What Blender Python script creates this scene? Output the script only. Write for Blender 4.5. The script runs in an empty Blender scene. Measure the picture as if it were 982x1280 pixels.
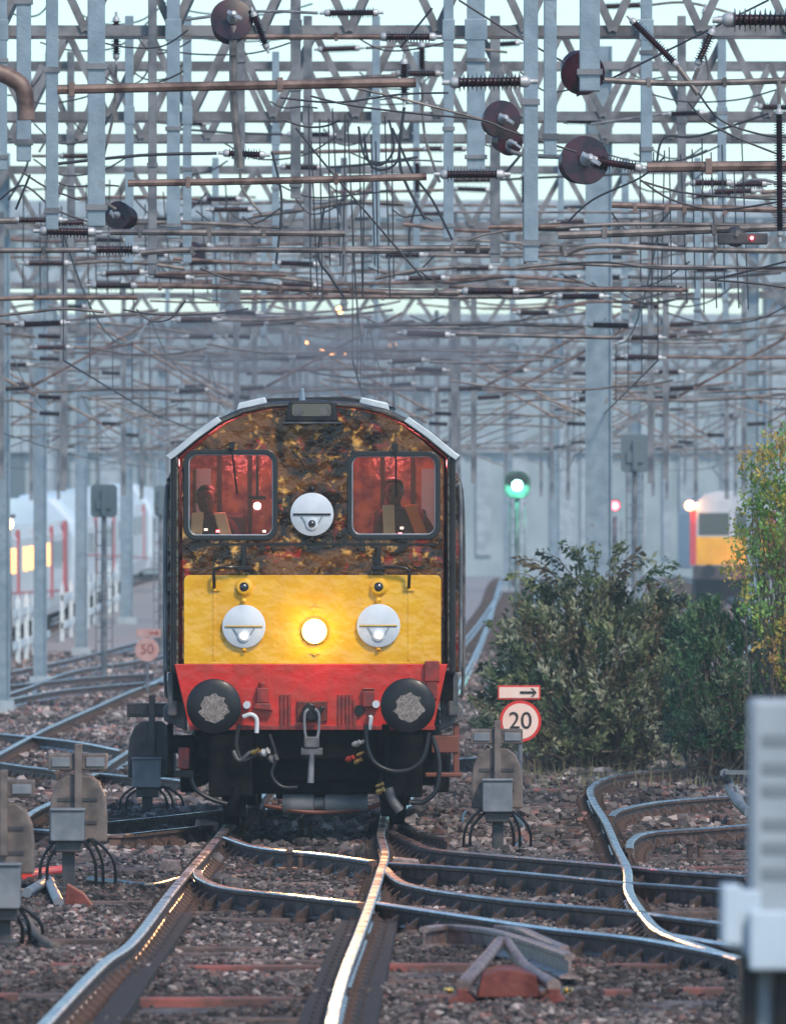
import bpy, math, random
import numpy as np
from mathutils import Vector, Matrix
random.seed(7); np.random.seed(7)
PI = math.pi
SC = bpy.context.scene
COL = SC.collection

# ------------------------------------------------------------------ camera, sky, sun, exposure
F, HC = 14000.0, 2.35                      # focal length in photo pixels, eye height above rail
cam = bpy.data.cameras.new('camera'); co = bpy.data.objects.new('camera', cam); COL.objects.link(co)
co.location = (0, 0, HC); co.rotation_euler = (PI/2, 0, 0)
cam.sensor_fit = 'VERTICAL'; cam.sensor_height = 36.0; cam.lens = F/1280*36.0
cam.shift_y = 73/1280; cam.clip_start = 1; cam.clip_end = 6000
cam.dof.use_dof = True; cam.dof.focus_distance = 101.0; cam.dof.aperture_fstop = 8.0
SC.camera = co
SUN_EL, SUN_AZ = math.radians(44), math.radians(152)      # azimuth clockwise from +Y: behind the camera
world = bpy.data.worlds.new('World'); SC.world = world; world.use_nodes = True
wn = world.node_tree.nodes; wl = world.node_tree.links; wn.clear()
wo = wn.new('ShaderNodeOutputWorld'); bg = wn.new('ShaderNodeBackground'); sk = wn.new('ShaderNodeTexSky')
sk.sky_type = 'NISHITA'; sk.sun_disc = False; sk.sun_elevation = SUN_EL; sk.sun_rotation = SUN_AZ
sk.air_density = 1.0; sk.dust_density = 0.6; sk.ozone_density = 3.5
bg.inputs['Strength'].default_value = 0.135
tn = wn.new('ShaderNodeMix'); tn.data_type = 'RGBA'; tn.blend_type = 'MULTIPLY'; tn.inputs[0].default_value = 1.0; tn.inputs[7].default_value = (0.84, 0.97, 1.0, 1)
wl.new(sk.outputs[0], tn.inputs[6]); wl.new(tn.outputs[2], bg.inputs[0]); wl.new(bg.outputs[0], wo.inputs[0])
sl = bpy.data.lights.new('sun', 'SUN'); sl.energy = 1.9; sl.angle = math.radians(10); sl.color = (1.0, 0.86, 0.70)
so = bpy.data.objects.new('sun', sl); COL.objects.link(so)
sd = Vector((math.sin(SUN_AZ)*math.cos(SUN_EL), math.cos(SUN_AZ)*math.cos(SUN_EL), math.sin(SUN_EL)))
so.rotation_euler = (-sd).to_track_quat('-Z', 'Y').to_euler(); so.location = (0, 0, 60)
vs = SC.view_settings; vs.view_transform = 'Standard'; vs.look = 'None'; vs.exposure = 0.82; vs.gamma = 1.0
vs.use_curve_mapping = False
SC.cycles.max_bounces = 6; SC.cycles.volume_bounces = 1; SC.cycles.transparent_max_bounces = 8
SC.cycles.volume_max_steps = 64; SC.cycles.volume_step_rate = 2.0
HAZE_DENSITY = 0.00055

# ------------------------------------------------------------------ pixel <-> place helpers (distances are real metres)
def rise(D):
    D = np.asarray(D, float)
    a = 3.2e-5*np.clip(D-200, 0, 230)**2
    return a + np.where(D > 430, 0.5*(1-np.exp(-(D-430)/40.0)), 0.0)
def R1(D): return float(rise(D))
def W(px, py, D): return Vector(((px-491)/F*D, D, HC-(py-713)/F*D))
def DG(py, dz=0.0):
    lo, hi = 30.0, 1500.0
    for _ in range(50):
        m = (lo+hi)/2
        if 713+(HC-R1(m)-dz)*F/m > py: lo = m
        else: hi = m
    return lo
def G(px, py, dz=0.0):                      # point on the plane dz above rail level, seen at that pixel
    D = DG(py, dz); return Vector(((px-491)/F*D, D, R1(D)+dz))
BZ = -0.17                                  # ballast level below rail top
def TC(D): return -0.73+0.0065*(D-102)      # centre line of the main track

# ------------------------------------------------------------------ materials
def mat(name, col, rough=0.6, metal=0.0, col2=None, nscale=6.0, bump=0.0, bscale=20.0, coat=0.0, spec=0.5, mid=(0.4, 0.6), col3=None, coatr=0.08):
    m = bpy.data.materials.new(name); m.use_nodes = True
    nt = m.node_tree; b = nt.nodes['Principled BSDF']
    b.inputs['Base Color'].default_value = (*col, 1); b.inputs['Roughness'].default_value = rough
    b.inputs['Metallic'].default_value = metal; b.inputs['Specular IOR Level'].default_value = spec
    b.inputs['Coat Weight'].default_value = coat; b.inputs['Coat Roughness'].default_value = coatr
    tc = nt.nodes.new('ShaderNodeTexCoord')
    if col2:
        n = nt.nodes.new('ShaderNodeTexNoise'); n.inputs['Scale'].default_value = nscale; n.inputs['Detail'].default_value = 6
        nt.links.new(tc.outputs['Object'], n.inputs['Vector'])
        r = nt.nodes.new('ShaderNodeValToRGB'); r.color_ramp.elements[0].position = mid[0]; r.color_ramp.elements[1].position = mid[1]
        r.color_ramp.elements[0].color = (*col, 1); r.color_ramp.elements[1].color = (*col2, 1)
        if col3:
            e = r.color_ramp.elements.new(min(0.99, mid[1]+0.08)); e.color = (*col3, 1)
        nt.links.new(n.outputs['Fac'], r.inputs[0]); nt.links.new(r.outputs[0], b.inputs['Base Color'])
    if bump:
        n2 = nt.nodes.new('ShaderNodeTexNoise'); n2.inputs['Scale'].default_value = bscale; n2.inputs['Detail'].default_value = 3
        nt.links.new(tc.outputs['Object'], n2.inputs['Vector'])
        bp = nt.nodes.new('ShaderNodeBump'); bp.inputs['Strength'].default_value = 1.0; bp.inputs['Distance'].default_value = bump
        nt.links.new(n2.outputs['Fac'], bp.inputs['Height']); nt.links.new(bp.outputs[0], b.inputs['Normal'])
        if coat: nt.links.new(bp.outputs[0], b.inputs['Coat Normal'])
    return m
def emis(name, col, strength, base=(0.8, 0.8, 0.8)):
    m = mat(name, base, 0.3); b = m.node_tree.nodes['Principled BSDF']
    b.inputs['Emission Color'].default_value = (*col, 1); b.inputs['Emission Strength'].default_value = strength
    return m
M = {}
M['galv'] = mat('galvanised_steel', (0.17, 0.225, 0.265), 0.45, 0.25, (0.26, 0.325, 0.37), 5, 0.003, 40, col3=(0.20, 0.20, 0.20), mid=(0.30, 0.66))
M['galvdark'] = mat('weathered_steel', (0.09, 0.10, 0.115), 0.6, 0.2, (0.20, 0.205, 0.215), 4, 0.003, 30)
M['truss'] = mat('truss_steel', (0.09, 0.085, 0.085), 0.6, 0.2, (0.22, 0.215, 0.22), 2.5, 0.003, 30)
M['rusttube'] = mat('rusty_tube', (0.07, 0.035, 0.028), 0.5, 0.1, (0.20, 0.13, 0.105), 5, 0.004, 25)
M['greytube'] = mat('dull_tube', (0.07, 0.06, 0.058), 0.45, 0.3, (0.20, 0.17, 0.155), 4, 0.003, 30)
M['porc'] = mat('brown_porcelain', (0.012, 0.004, 0.009), 0.25, 0.0, (0.045, 0.008, 0.016), 8, coat=0.1, coatr=0.2, spec=0.3)
M['fitting'] = mat('cast_fitting', (0.38, 0.38, 0.38), 0.5, 0.4, (0.5, 0.5, 0.5), 12)
M['wire'] = mat('copper_wire', (0.030, 0.030, 0.038), 0.5, 0.4)
M['greenwire'] = mat('verdigris_wire', (0.20, 0.26, 0.26), 0.6, 0.1)
M['cable'] = mat('black_cable', (0.012, 0.012, 0.014), 0.4)
M['railrust'] = mat('rusty_rail_side', (0.035, 0.022, 0.018), 0.7, 0.1, (0.11, 0.06, 0.045), 9, 0.004, 50)
def railmat(nm, pol):
    m = mat(nm, (0.05, 0.028, 0.022), 0.75, 0.0, (0.13, 0.07, 0.05), 9, 0.003, 50)
    nt = m.node_tree; b = nt.nodes['Principled BSDF']; out = [n for n in nt.nodes if n.type == 'OUTPUT_MATERIAL'][0]
    p = nt.nodes.new('ShaderNodeBsdfPrincipled'); p.inputs['Metallic'].default_value = 1.0
    p.inputs['Roughness'].default_value = 0.24; p.inputs['Base Color'].default_value = (*pol, 1)
    tc = nt.nodes.new('ShaderNodeTexCoord'); n = nt.nodes.new('ShaderNodeTexNoise'); n.inputs['Scale'].default_value = 3; n.inputs['Detail'].default_value = 5
    nt.links.new(tc.outputs['Object'], n.inputs['Vector'])
    bp = nt.nodes.new('ShaderNodeBump'); bp.inputs['Distance'].default_value = 0.01; nt.links.new(n.outputs['Fac'], bp.inputs['Height']); nt.links.new(bp.outputs[0], p.inputs['Normal'])
    mr0 = nt.nodes.new('ShaderNodeMapRange'); mr0.inputs[1].default_value = 0.35; mr0.inputs[2].default_value = 0.7; mr0.inputs[3].default_value = 0.16; mr0.inputs[4].default_value = 0.42
    nt.links.new(n.outputs['Fac'], mr0.inputs[0]); nt.links.new(mr0.outputs[0], p.inputs['Roughness'])
    g = nt.nodes.new('ShaderNodeNewGeometry'); s = nt.nodes.new('ShaderNodeSeparateXYZ'); nt.links.new(g.outputs['True Normal'], s.inputs[0])
    mr = nt.nodes.new('ShaderNodeMapRange'); mr.inputs[1].default_value = 0.45; mr.inputs[2].default_value = 0.6; nt.links.new(s.outputs[2], mr.inputs[0])
    s2 = nt.nodes.new('ShaderNodeSeparateXYZ'); nt.links.new(tc.outputs['Object'], s2.inputs[0])
    mix = nt.nodes.new('ShaderNodeMixShader'); nt.links.new(mr.outputs[0], mix.inputs[0]); nt.links.new(b.outputs[0], mix.inputs[1]); nt.links.new(p.outputs[0], mix.inputs[2])
    nt.links.new(mix.outputs[0], out.inputs[0]); return m
M['rail'] = railmat('worn_rail', (0.52, 0.48, 0.45)); M['raildull'] = railmat('dull_rail', (0.26, 0.20, 0.175))
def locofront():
    m = mat('brown_paint_gold_red_reflections', (0.02, 0.01, 0.007), 0.22, 0.25, (0.02, 0.01, 0.007), 3, 0.030, 5.0, coat=0.3, coatr=0.12, spec=0.25)
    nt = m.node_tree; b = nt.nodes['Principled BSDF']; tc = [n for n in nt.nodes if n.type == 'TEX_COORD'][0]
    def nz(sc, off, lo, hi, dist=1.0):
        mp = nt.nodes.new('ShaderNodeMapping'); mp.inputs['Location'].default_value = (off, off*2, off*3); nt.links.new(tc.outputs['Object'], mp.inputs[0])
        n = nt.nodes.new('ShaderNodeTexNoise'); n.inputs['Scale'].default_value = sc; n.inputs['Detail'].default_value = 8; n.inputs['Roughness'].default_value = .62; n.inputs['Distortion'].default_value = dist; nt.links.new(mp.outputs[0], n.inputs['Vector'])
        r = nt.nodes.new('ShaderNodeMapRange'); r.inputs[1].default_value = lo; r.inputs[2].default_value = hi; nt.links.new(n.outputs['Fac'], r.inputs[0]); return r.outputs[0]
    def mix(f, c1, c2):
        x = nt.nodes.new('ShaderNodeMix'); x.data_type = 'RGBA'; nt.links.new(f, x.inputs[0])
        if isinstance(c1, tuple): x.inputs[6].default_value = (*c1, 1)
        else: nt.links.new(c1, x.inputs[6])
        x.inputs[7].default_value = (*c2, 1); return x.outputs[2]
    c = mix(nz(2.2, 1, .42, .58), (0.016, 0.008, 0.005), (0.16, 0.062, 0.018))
    c = mix(nz(3.8, 5, .57, .68, .8), c, (0.36, 0.03, 0.022))  # red patches in the base colour imitate reflections on the gloss
    c = mix(nz(9.0, 9, .55, .72, .35), c, (0.92, 0.46, 0.10))  # gold patches painted in for reflected glints
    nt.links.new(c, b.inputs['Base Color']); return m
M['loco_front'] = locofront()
M['sleeper'] = mat('stained_sleeper', (0.05, 0.035, 0.03), 0.8, 0, (0.13, 0.08, 0.065), 6, 0.01, 20)
M['sleeperred'] = mat('warm_light_red_sleeper', (0.26, 0.075, 0.058), 0.8, 0, (0.10, 0.05, 0.042), 4, 0.01, 20)  # red tint imitates warm light reflected off the sleeper faces
M['timber'] = mat('dark_timber_shade', (0.008, 0.005, 0.005), 0.9, 0, (0.022, 0.014, 0.013), 4, 0.01, 15)
M['black'] = mat('black_paint', (0.006, 0.006, 0.008), 0.4, 0, (0.014, 0.013, 0.014), 4, spec=0.3, coat=0.1)
M['under'] = mat('oily_black', (0.003, 0.003, 0.004), 0.6, 0, (0.009, 0.008, 0.008), 6, 0.01, 14, spec=0.05)
M['loco_brown'] = mat('mottled_brown_black_paint', (0.022, 0.010, 0.007), 0.28, 0.1, (0.10, 0.042, 0.014), 2.6, 0.035, 4.2, coat=1.0, mid=(0.46, 0.56), col3=(0.20, 0.018, 0.024), coatr=0.12)
M['loco_side'] = mat('glossy_dark_side_paint', (0.02, 0.016, 0.014), 0.25, 0.1, (0.05, 0.03, 0.02), 4, 0.01, 6, coat=1.0)
M['yellow'] = mat('yellow_warning_paint', (0.68, 0.33, 0.002), 0.35, 0, (0.76, 0.40, 0.003), 3, 0.013, 4.5, spec=0.4, coat=0.8, coatr=0.07)
M['red'] = mat('red_bufferbeam_paint', (0.56, 0.010, 0.005), 0.4, 0, (0.40, 0.022, 0.010), 5, 0.006, 10, coat=0.2)
M['reddull'] = mat('dull_red_paint', (0.30, 0.022, 0.014), 0.5, 0, (0.14, 0.022, 0.018), 12, 0.004, 20)
M['grime'] = mat('grey_grimed_paint', (0.05, 0.055, 0.06), 0.5, 0.1, (0.13, 0.12, 0.12), 6, 0.006, 25)
M['roofgrey'] = mat('light_grey_roof_paint', (0.42, 0.47, 0.50), 0.4, 0.1, (0.55, 0.60, 0.62), 5)
M['white'] = mat('white_enamel', (0.50, 0.54, 0.58), 0.4, 0, (0.58, 0.62, 0.66), 5)
M['greased'] = mat('greased_scratched_steel', (0.09, 0.08, 0.075), 0.6, 0.2, (0.30, 0.25, 0.22), 70, 0.003, 90, mid=(.35, .65))
M['brass'] = mat('brass', (0.60, 0.40, 0.12), 0.3, 0.9)
M['copper'] = mat('red_brown_tarnish', (0.18, 0.06, 0.04), 0.5, 0.3)
M['cabwall'] = mat('maroon_wall_gold_reflections', (0.22, 0.03, 0.05), 0.45, 0, (0.62, 0.28, 0.09), 5.5, 0.01, 10, coat=0.4)  # orange patches imitate golden reflections seen in the cab windows
M['rubber'] = mat('window_rubber', (0.012, 0.012, 0.014), 0.35)
M['lensdark'] = mat('dark_lens', (0.02, 0.022, 0.03), 0.08, coat=1)
M['headlamp'] = emis('headlight_glow', (1.0, 0.50, 0.18), 20)
M['marker'] = emis('warm_marker_glow', (1.0, 0.72, 0.50), 2.2)
M['redlamp'] = emis('red_lamp_glow', (1.0, 0.05, 0.06), 12)
M['orangelamp'] = emis('orange_lamp_glow', (1.0, 0.38, 0.09), 14)
M['greenlamp'] = emis('green_signal_glow', (0.25, 1.0, 0.62), 40)
M['cablamp'] = emis('pink_cab_lamp', (1.0, 0.35, 0.35), 14)
M['sigbrown'] = mat('weathered_taupe_plate', (0.07, 0.055, 0.05), 0.6, 0.1, (0.16, 0.125, 0.11), 6, 0.003, 30)
M['sigdark'] = mat('dark_plate', (0.028, 0.028, 0.034), 0.55, 0.1, (0.06, 0.055, 0.055), 6)
M['sigbox'] = mat('grey_junction_box', (0.12, 0.135, 0.155), 0.5, 0, (0.19, 0.20, 0.215), 5, 0.002, 30)
M['signpink'] = mat('faded_sign_white', (0.78, 0.52, 0.42), 0.35, 0, (0.82, 0.60, 0.50), 3)
M['signred'] = mat('sign_red', (0.62, 0.03, 0.02), 0.35)
M['signblack'] = mat('sign_black', (0.01, 0.01, 0.01), 0.5)
M['fadedpink'] = mat('faded_pink_sign', (0.42, 0.22, 0.19), 0.5, 0, (0.5, 0.3, 0.26), 5)
M['cabinet'] = mat('pale_grey_cabinet', (0.27, 0.31, 0.34), 0.6, 0, (0.33, 0.37, 0.40), 3)
M['cabwhite'] = mat('white_box_paint', (0.38, 0.46, 0.52), 0.5, 0, (0.46, 0.54, 0.60), 3)
M['slotdark'] = mat('dark_slot', (0.17, 0.20, 0.22), 0.7)
M['rust'] = mat('red_rust', (0.10, 0.014, 0.009), 0.7, 0.05, (0.17, 0.038, 0.026), 9, 0.006, 30)
M['rustgrey'] = mat('brown_worn_steel', (0.17, 0.12, 0.11), 0.5, 0.4, (0.30, 0.22, 0.20), 14, 0.006, 60)
M['trainwhite'] = mat('pale_silver_train_paint', (0.74, 0.80, 0.84), 0.3, 0.0, (0.80, 0.86, 0.88), 2, coat=0.4)
M['roofdull'] = mat('dull_roof_grey', (0.40, 0.44, 0.48), 0.6, 0, (0.48, 0.52, 0.55), 2)
M['trainred'] = mat('train_red', (0.48, 0.06, 0.07), 0.4)
M['trainglass'] = mat('dark_train_glass', (0.02, 0.035, 0.045), 0.08, coat=1)
M['reflwin'] = emis('orange_reflection_window', (1.0, 0.36, 0.08), 2.4, (0.4, 0.3, 0.2))  # emission stands in for orange reflections on the train glass
M['tealwin'] = emis('teal_lit_window', (0.25, 0.9, 0.7), 2, (0.1, 0.3, 0.3))
M['fence'] = mat('pale_fence_paint', (0.50, 0.57, 0.60), 0.6, 0, (0.62, 0.68, 0.70), 5)
M['concrete'] = mat('pale_concrete', (0.26, 0.30, 0.33), 0.8, 0, (0.36, 0.41, 0.44), 2, 0.01, 10)
M['bluegrey'] = mat('blue_grey_haze_cladding', (0.25, 0.31, 0.33), 0.7, 0, (0.33, 0.39, 0.41), 0.4)  # base paled to carry part of the distance haze
M['bluedark'] = mat('dark_slate_cladding', (0.10, 0.135, 0.15), 0.6)
M['glasspale'] = mat('pale_glazing', (0.45, 0.60, 0.66), 0.15, coat=0.5)
M['hivis'] = mat('orange_hivis_cloth', (0.90, 0.20, 0.03), 0.7, 0, (0.95, 0.30, 0.05), 8)
M['hiviy'] = mat('pale_yellow_cloth', (0.75, 0.62, 0.30), 0.7)
M['cloth'] = mat('dark_maroon_cloth', (0.055, 0.022, 0.04), 0.8, 0, (0.09, 0.03, 0.05), 9)
M['skin'] = mat('skin', (0.17, 0.07, 0.06), 0.5)
M['hair'] = mat('dark_hair', (0.02, 0.012, 0.012), 0.6)
M['seat'] = mat('dark_seat_vinyl', (0.045, 0.035, 0.045), 0.5)
M['bark'] = mat('grey_brown_bark', (0.09, 0.07, 0.055), 0.85, 0, (0.15, 0.12, 0.10), 10, 0.01, 40)
g = bpy.data.materials.new('window_glass'); g.use_nodes = True; M['glass'] = g
_nt = g.node_tree; _nt.nodes.clear()
_o = _nt.nodes.new('ShaderNodeOutputMaterial'); _t = _nt.nodes.new('ShaderNodeBsdfTransparent'); _t.inputs[0].default_value = (0.92, 0.88, 0.88, 1)
_gl = _nt.nodes.new('ShaderNodeBsdfGlossy'); _gl.inputs['Roughness'].default_value = 0.06; _m = _nt.nodes.new('ShaderNodeMixShader')
_lw = _nt.nodes.new('ShaderNodeFresnel'); _lw.inputs[0].default_value = 1.28
_nt.links.new(_lw.outputs[0], _m.inputs[0]); _nt.links.new(_t.outputs[0], _m.inputs[1]); _nt.links.new(_gl.outputs[0], _m.inputs[2]); _nt.links.new(_m.outputs[0], _o.inputs[0])
def leafmat(name, trans=0.4):
    m = bpy.data.materials.new(name); m.use_nodes = True; nt = m.node_tree; b = nt.nodes['Principled BSDF']
    a = nt.nodes.new('ShaderNodeAttribute'); a.attribute_name = 'tint'
    nt.links.new(a.outputs['Color'], b.inputs['Base Color']); b.inputs['Roughness'].default_value = 0.45
    out = [n for n in nt.nodes if n.type == 'OUTPUT_MATERIAL'][0]
    t = nt.nodes.new('ShaderNodeBsdfTranslucent'); nt.links.new(a.outputs['Color'], t.inputs[0])
    x = nt.nodes.new('ShaderNodeMixShader'); x.inputs[0].default_value = trans
    nt.links.new(b.outputs[0], x.inputs[1]); nt.links.new(t.outputs[0], x.inputs[2]); nt.links.new(x.outputs[0], out.inputs[0])
    return m
M['leaf'] = leafmat('leaf')
def attrmat(name, rough=0.9):
    m = bpy.data.materials.new(name); m.use_nodes = True; nt = m.node_tree; b = nt.nodes['Principled BSDF']
    a = nt.nodes.new('ShaderNodeAttribute'); a.attribute_name = 'tint'
    nt.links.new(a.outputs['Color'], b.inputs['Base Color']); b.inputs['Roughness'].default_value = rough
    return m
M['stone'] = attrmat('ballast_stone')
M['ground'] = mat('grimy_ballast_bed', (0.045, 0.036, 0.036), 0.95, 0, (0.13, 0.105, 0.10), 5, 0.03, 12)
def _g():                                    # the bed is darker at the junction and blends paler further up the line
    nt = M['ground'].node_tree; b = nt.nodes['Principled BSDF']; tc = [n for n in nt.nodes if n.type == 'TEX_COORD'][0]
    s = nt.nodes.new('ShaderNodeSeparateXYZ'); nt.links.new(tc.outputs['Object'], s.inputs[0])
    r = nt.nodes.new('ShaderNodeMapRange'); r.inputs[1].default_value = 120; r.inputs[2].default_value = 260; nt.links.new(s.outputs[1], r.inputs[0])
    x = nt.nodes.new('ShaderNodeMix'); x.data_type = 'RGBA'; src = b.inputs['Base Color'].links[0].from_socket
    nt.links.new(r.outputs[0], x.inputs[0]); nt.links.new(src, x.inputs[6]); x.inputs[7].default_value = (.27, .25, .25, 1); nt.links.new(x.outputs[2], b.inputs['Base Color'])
_g()

# ------------------------------------------------------------------ mesh building
ORG = {}
class MB:
    def __init__(s): s.v = []; s.f = []; s.mi = []; s.cm = 0
    def add(s, vs, fs):
        n = len(s.v); s.v += [tuple(p) for p in vs]; s.f += [[i+n for i in f] for f in fs]; s.mi += [s.cm]*len(fs); return s
    def box(s, x0, x1, y0, y1, z0, z1, rz=0, tilt=None):
        P = [Vector((x, y, z)) for z in (z0, z1) for y in (y0, y1) for x in (x0, x1)]
        if rz:
            c = Vector(((x0+x1)/2, (y0+y1)/2, 0)); Rm = Matrix.Rotation(rz, 3, 'Z'); P = [Rm@(p-c)+c for p in P]
        if tilt:
            c = Vector(((x0+x1)/2, (y0+y1)/2, (z0+z1)/2)); Rm = Matrix.Rotation(tilt, 3, 'Y'); P = [Rm@(p-c)+c for p in P]
        return s.add(P, [(0, 2, 3, 1), (4, 5, 7, 6), (0, 1, 5, 4), (2, 6, 7, 3), (0, 4, 6, 2), (1, 3, 7, 5)])
    def cbox(s, c, sx, sy, sz, **k): return s.box(c[0]-sx/2, c[0]+sx/2, c[1]-sy/2, c[1]+sy/2, c[2]-sz/2, c[2]+sz/2, **k)
    def bar(s, a, b, w, h=None):                 # square bar between two points
        a, b = Vector(a), Vector(b); d = (b-a).normalized(); h = h or w
        u = d.cross(Vector((0, 1, 0))); u = u.normalized() if u.length > 1e-3 else Vector((1, 0, 0)); v = d.cross(u).normalized()
        P = [p+u*i*w/2+v*j*h/2 for p in (a, b) for i, j in ((-1, -1), (1, -1), (1, 1), (-1, 1))]
        return s.add(P, [(3, 2, 1, 0), (4, 5, 6, 7), (0, 1, 5, 4), (1, 2, 6, 5), (2, 3, 7, 6), (3, 0, 4, 7)])
    def tube(s, pts, r, n=8, smooth=0):
        pts = [Vector(p) for p in pts]
        if smooth: pts = spline(pts, smooth)
        rs = r if isinstance(r, (list, tuple)) else [r]*len(pts)
        if len(rs) != len(pts): rs = [rs[0]+(rs[-1]-rs[0])*i/(len(pts)-1) for i in range(len(pts))]
        P = []; Fs = []; up = None
        for i, p in enumerate(pts):
            t = (pts[min(i+1, len(pts)-1)]-pts[max(i-1, 0)])
            t = t.normalized() if t.length > 1e-9 else Vector((0, 0, 1))
            if up is None:
                up = Vector((0, 0, 1)) if abs(t.z) < 0.9 else Vector((0, 1, 0))
            u = t.cross(up).normalized(); w = u.cross(t).normalized(); up = w
            P += [p+(u*math.cos(2*PI*k/n)+w*math.sin(2*PI*k/n))*rs[i] for k in range(n)]
        for i in range(len(pts)-1):
            for k in range(n):
                a = i*n+k; b = i*n+(k+1) % n; Fs.append((a, b, b+n, a+n))
        Fs.append(list(range(n))[::-1]); Fs.append([len(pts)*n-n+k for k in range(n)])
        return s.add(P, Fs)
    def lathe(s, prof, a, axis, n=16):           # prof: (distance along axis, radius)
        a = Vector(a); t = Vector(axis).normalized(); up = Vector((0, 0, 1)) if abs(t.z) < 0.9 else Vector((1, 0, 0))
        u = t.cross(up).normalized(); w = u.cross(t); P = []; Fs = []
        for d, r in prof: P += [a+t*d+(u*math.cos(2*PI*k/n)+w*math.sin(2*PI*k/n))*max(r, 1e-4) for k in range(n)]
        for i in range(len(prof)-1):
            for k in range(n): q = i*n+k; b = i*n+(k+1) % n; Fs.append((q, b, b+n, q+n))
        Fs.append(list(range(n))[::-1]); Fs.append([len(prof)*n-n+k for k in range(n)])
        return s.add(P, Fs)
    def prism(s, poly, y0, y1):                   # polygon in XZ pushed along Y
        n = len(poly); P = [(x, y0, z) for x, z in poly]+[(x, y1, z) for x, z in poly]
        return s.add(P, [list(range(n)), list(range(2*n-1, n-1, -1))]+[((i+1) % n, i, i+n, (i+1) % n+n) for i in range(n)])
    def xprism(s, poly, x0, x1):                  # polygon in YZ pushed along X
        n = len(poly); P = [(x0, y, z) for y, z in poly]+[(x1, y, z) for y, z in poly]
        return s.add(P, [list(range(n)), list(range(2*n-1, n-1, -1))]+[((i+1) % n, i, i+n, (i+1) % n+n) for i in range(n)])
    def ball(s, c, r, n=10, sz=1.0):
        c = Vector(c); prof = [(-r*math.cos(PI*i/n)*sz, r*math.sin(PI*i/n)) for i in range(n+1)]
        return s.lathe(prof, c, (0, 0, 1), n*2)
    def build(s, name, m, parent=None, org=None, bevel=0, smooth=False, seg=2):
        if org is None: org = ORG.get(parent.name, Vector((0, 0, 0))) if parent else Vector((0, 0, 0))
        org = Vector(org)
        me = bpy.data.meshes.new(name); me.from_pydata([(p[0]-org.x, p[1]-org.y, p[2]-org.z) for p in s.v], [], s.f)
        ms = m if isinstance(m, (list, tuple)) else [m]
        for q in ms:
            if q: me.materials.append(q)
        if len(ms) > 1: me.polygons.foreach_set('material_index', s.mi)
        if smooth:
            me.polygons.foreach_set('use_smooth', [True]*len(me.polygons))
            try: me.set_sharp_from_angle(angle=math.radians(40))
            except Exception: pass
        me.update(); o = bpy.data.objects.new(name, me); COL.objects.link(o)
        if parent: o.parent = parent
        else: o.location = org
        ORG[o.name] = org
        if bevel:
            b = o.modifiers.new('bevel', 'BEVEL'); b.width = bevel; b.segments = seg; b.limit_method = 'ANGLE'; b.angle_limit = math.radians(40)
        return o
def spline(pts, k):
    pts = [Vector(p) for p in pts]
    if len(pts) < 3: return [pts[0].lerp(pts[-1], i/k) for i in range(k+1)]
    out = []
    for i in range(len(pts)-1):
        a = pts[max(i-1, 0)]; b = pts[i]; c = pts[i+1]; d = pts[min(i+2, len(pts)-1)]
        for j in range(k):
            t = j/k; out.append(0.5*((2*b)+(c-a)*t+(2*a-5*b+4*c-d)*t*t+(3*b-3*c+d-a)*t**3))
    out.append(pts[-1]); return out
def tag(o, label=None, cat=None, group=None, kind=None):
    if label: o['label'] = label
    if cat: o['category'] = cat
    if group: o['group'] = group
    if kind: o['kind'] = kind
    return o
def thing(name, loc, label, cat, group=None, rz=0, local=False):
    o = bpy.data.objects.new(name, None); COL.objects.link(o); o.location = loc; o.rotation_euler = (0, 0, rz); o.empty_display_size = 0.2
    ORG[o.name] = Vector((0, 0, 0)) if local else Vector(loc)
    return tag(o, label, cat, group)
def copy_tree(o, parent=None):
    c = o.copy(); COL.objects.link(c)
    if parent: c.parent = parent
    ORG[c.name] = ORG.get(o.name, Vector((0, 0, 0)))
    for ch in list(o.children): copy_tree(ch, c)
    return c
def npmesh(name, V, Fc, m, tint=None, org=(0, 0, 0)):
    me = bpy.data.meshes.new(name); V = V-np.array(org); k = Fc.shape[1]
    me.vertices.add(len(V)); me.vertices.foreach_set('co', V.astype(np.float32).ravel())
    me.loops.add(Fc.size); me.loops.foreach_set('vertex_index', Fc.astype(np.int32).ravel())
    me.polygons.add(len(Fc)); me.polygons.foreach_set('loop_start', np.arange(0, Fc.size, k, dtype=np.int32))
    me.materials.append(m)
    if tint is not None:
        a = me.attributes.new('tint', 'FLOAT_COLOR', 'POINT'); a.data.foreach_set('color', np.hstack([tint, np.ones((len(tint), 1))]).astype(np.float32).ravel())
    me.update(calc_edges=True); me.validate(); me.shade_flat()
    o = bpy.data.objects.new(name, me); COL.objects.link(o); o.location = org; return o
def text_mesh(s, size, m, name, parent, loc, ext=0.004, rx=PI/2):
    cu = bpy.data.curves.new('lettering', 'FONT'); cu.body = s; cu.size = size; cu.align_x = 'CENTER'; cu.align_y = 'CENTER'; cu.extrude = ext
    t = bpy.data.objects.new('lettering', cu); COL.objects.link(t); bpy.context.view_layer.update()
    me = bpy.data.meshes.new_from_object(t.evaluated_get(bpy.context.evaluated_depsgraph_get()))
    bpy.data.objects.remove(t); me.transform(Matrix.Rotation(rx, 4, 'X')); me.materials.clear(); me.materials.append(m)
    o = bpy.data.objects.new(name, me); COL.objects.link(o); o.parent = parent
    o.location = Vector(loc)-ORG[parent.name]; return o
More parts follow.
